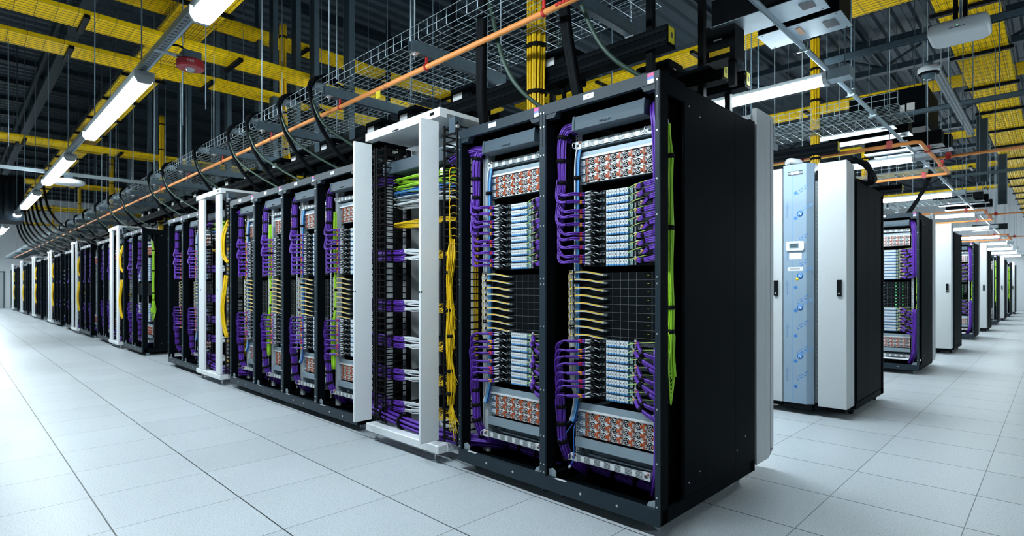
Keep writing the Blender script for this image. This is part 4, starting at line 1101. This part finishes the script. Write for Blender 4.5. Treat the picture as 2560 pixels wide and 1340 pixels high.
o = empty('dome_camera'); tag(o, 'white dome security camera on a slotted channel below the access point', 'security camera', None, (1.43, 2.93, 2.84))
MB().use('plastic_white').lathe([(.06, .0), (.072, .012), (.072, .045), (.05, .06), (0, .06)], n=28).build('housing', o)
MB().use('unit_dark').lathe([(.056, -.006), (.066, .0), (.07, .012), (.066, .013)], n=28).build('trim_ring', o)
MB().use('glass_dark').lathe([(0, -.042), (.022, -.038), (.04, -.024), (.05, -.004), (.052, .004)], n=24).use('lens_clear').lathe([(0, -.044), (.012, -.042), (.014, -.036)], (.0, 0, 0), n=12).build('dome', o)
MB().use('galv_dark').cyl((0, 0, .06), (0, 0, .1), .03, 12).build('mount', o)
o = MB().use('slotted_y').box(-.03, 0, 0, .03, 2.7, .03).build('slotted_channel'); tag(o, 'slotted channel holding the dome camera, running down the side aisle', 'strut channel', None, (1.45, 3.0, 2.91))
for i, (x0, x1, y, z) in enumerate(((.85, 6, 2.42, 2.93), (.5, 6, 4.5, 2.95), (.9, 6, 9.2, 3.0))):
    o = MB().use('galv_dark').box(x0, y - .02, z, x1, y - .016, z + .045).box(x0, y + .016, z, x1, y + .02, z + .045).box(x0, y - .02, z + .041, x1, y + .02, z + .045).build('strut_channel')
    tag(o, f'dark steel strut crossing the side aisle, {EN[i]} one from the camera', 'strut channel', 'struts crossing the side aisle')
o = empty('round_access_point'); tag(o, 'flat round white disc device beneath the third front-aisle light', 'access point', None, (-8.1, -1.15, 2.7))
MB().use('plastic_white').lathe([(0, 0), (.17, .0), (.2, .02), (.2, .05), (.16, .07), (0, .07)], n=28).build('body', o)
MB().use('galv_dark').box(-.05, -.05, .07, .05, .05, .13).build('mount', o)
tag(MB().use('galv').box(-8.32, -6, 2.86, -8.27, .7, 2.905).build('strut_channel'), 'long pale strut crossing the front aisle beside the round disc device', 'strut channel')
o = empty('air_handler'); tag(o, 'big dark air handling box hanging over the front aisle, far down', 'air handler', None, (-14.6, -1.9, 2.62))
MB().use('rack_black').box(0, -.6, 0, 1.0, .65, .95).build('casing', o)
m = MB().use('unit_dark')
for k in range(9): m.box(1.0, -.5 + .12 * k, .1, 1.012, -.44 + .12 * k, .85)
m.build('grille', o)
for x in (.05, .95):
    for y in (-.5, .55): MB().use('galv_dark').cyl((x, y, .95), (x, y, ZC - 2.62), .006, 6).build('hanger_rod', o)
o = empty('air_handler'); tag(o, 'dark air handling box over the rows beside the side aisle', 'air handler', None, (.2, 5.9, 3.15))
MB().use('rack_black').box(0, 0, 0, .82, .9, .5).build('casing', o)
MB().use('sticker').box(.55, -.003, .2, .6, 0, .3).box(.62, -.003, .22, .7, 0, .31).build('label', o)
for x in (.05, .77):
    for y in (.05, .85): MB().use('galv_dark').cyl((x, y, .5), (x, y, ZC - 3.15), .006, 6).build('hanger_rod', o)

# ------------------------------------------------------------------ roof steel and hangers
for i, y in enumerate((-4.2, -.8, 5.4, 11.6, 17.8, 24, 30)):
    o = empty('roof_truss'); tag(o, f'dark steel roof truss along the rows, {FIRST[i]} one from the camera side', 'truss', 'roof trusses')
    MB().use('blue_steel').box(X0 + .1, y - .09, 5.75, X1 - .1, y + .09, 5.87).build('lower_chord', o)
    MB().use('blue_steel').box(X0 + .1, y - .09, 6.35, X1 - .1, y + .09, 6.47).build('upper_chord', o)
    m = MB().use('blue_steel'); x = X0 + .5; k = 0
    while x < X1 - 1.5:
        m.tube([(x, y, 5.87 if k % 2 else 6.35), (x + 1.0, y, 6.35 if k % 2 else 5.87)], .03, 5); x += 1.0; k += 1
    m.build('web', o)
pl = MB().use('blue_steel').box(-.05, Y0 + .1, 6.47, .05, Y1 - .1, 6.598).box(-.09, Y0 + .1, 6.47, .09, Y1 - .1, 6.485); PL = proto(pl.build('roof_purlin'))
for i in range(26):
    inst(PL, f'dark roof purlin running across the rows, {FIRST[i]} one from the side aisle', 'purlin', (4.5 - 1.8 * i, 0, 0), 'roof purlins')
# vertical dark channels behind the row
vc = MB().use('blue_steel').box(-.07, -.03, 0, .07, .03, 3.6).use('galv_dark').box(-.075, -.034, 0, -.066, .034, 3.6).box(.066, -.034, 0, .075, .034, 3.6); VC = proto(vc.build('hanger_column'))
for i, (x, y) in enumerate(((-6.65, 1.0), (-6.1, 1.0), (-5.45, 1.05), (-4.9, 1.05), (-3.9, 1.0), (-8.3, 1.1), (-8.9, 1.1), (-10.6, 1.1), (-11.2, 1.1), (-13.2, 1.1), (-13.8, 1.1), (-16, 1.1), (-18.6, 1.1), (-21, 1.1), (1.25, 9.7), (1.32, 13.2), (1.9, 13.2))):
    inst(VC, f'dark blue steel hanger column reaching to the roof, {FIRST[i]} one counted along the rows', 'column', (x, y, 2.95), 'dark hanger columns')
rod = MB().use('galv_dark').cyl((0, 0, 0), (0, 0, ZC - 2.8), .005, 6); RD = proto(rod.build('threaded_rod'))
rods = [(.93, 1.63), (.905, 1.66), (.93, 2.84), (1.45, 4.9), (1.2, 6.3), (1.47, 5.6), (.55, 3.6), (.2, 4.3), (.75, 6.9), (1.3, 8.6), (1.0, 10.2), (1.62, 6.2), (1.8, 3.6), (.35, 2.4), (.1, 2.9)]
for i, (x, y) in enumerate(rods):
    inst(RD, f'thin threaded hanger rod by the side aisle, {FIRST[i]} one from the camera', 'hanger rod', (x, y, 2.8), 'hanger rods by the side aisle')
rods = []
for i in range(8):
    x = -.9 - 3.55 * i; rods += [(x, -1.385), (x - 1.7, -1.385)]
rods += [(-4.6, -2.4), (-5.3, -2.1), (-6.3, -1.9), (-3.3, -.75), (-4.0, -.75), (-7.2, -.8), (-7.9, -2.0), (-9.4, -2.6)]
for i, (x, y) in enumerate(rods):
    inst(RD, f'thin threaded hanger rod over the front aisle, {FIRST[i]} one counted', 'hanger rod', (x, y, 2.8), 'hanger rods over the front aisle')
rods = [(-1.4, 1.6), (-1.9, 1.4), (-2.4, 1.7), (-2.9, 1.2), (-3.3, 1.9), (-4.3, 1.5), (-.7, 1.8), (-2.2, .95), (-3.0, .95), (-4.5, .95)]
for i, (x, y) in enumerate(rods):
    inst(RD, f'thin threaded hanger rod behind the basket tray, {FIRST[i]} one counted', 'hanger rod', (x, y, 2.8), 'hanger rods behind the basket tray')

# ------------------------------------------------------------------ world and view
w = bpy.data.worlds.new('world'); SC.world = w; w.use_nodes = True
w.node_tree.nodes['Background'].inputs[0].default_value = (.35, .5, .62, 1); w.node_tree.nodes['Background'].inputs[1].default_value = .02
SC.view_settings.view_transform = 'Standard'; SC.view_settings.look = 'None'; SC.view_settings.exposure = .15; SC.view_settings.gamma = 1; SC.view_settings.use_curve_mapping = False
SC.cycles.use_denoising = True
SC.cycles.max_bounces = 5; SC.cycles.diffuse_bounces = 3; SC.cycles.glossy_bounces = 3; SC.cycles.transmission_bounces = 2
SC.cycles.sample_clamp_indirect = 6

# ------------------------------------------------------------------ drop the master copies
def kill(o):
    for c in KIDS.get(o_name[o], ()): kill(c)
    bpy.data.objects.remove(o)
o_name = {}
def note(o):
    o_name[o] = o.name
    for c in KIDS.get(o.name, ()): note(c)
for p in PROTOS: note(p)
for p in PROTOS: kill(p)
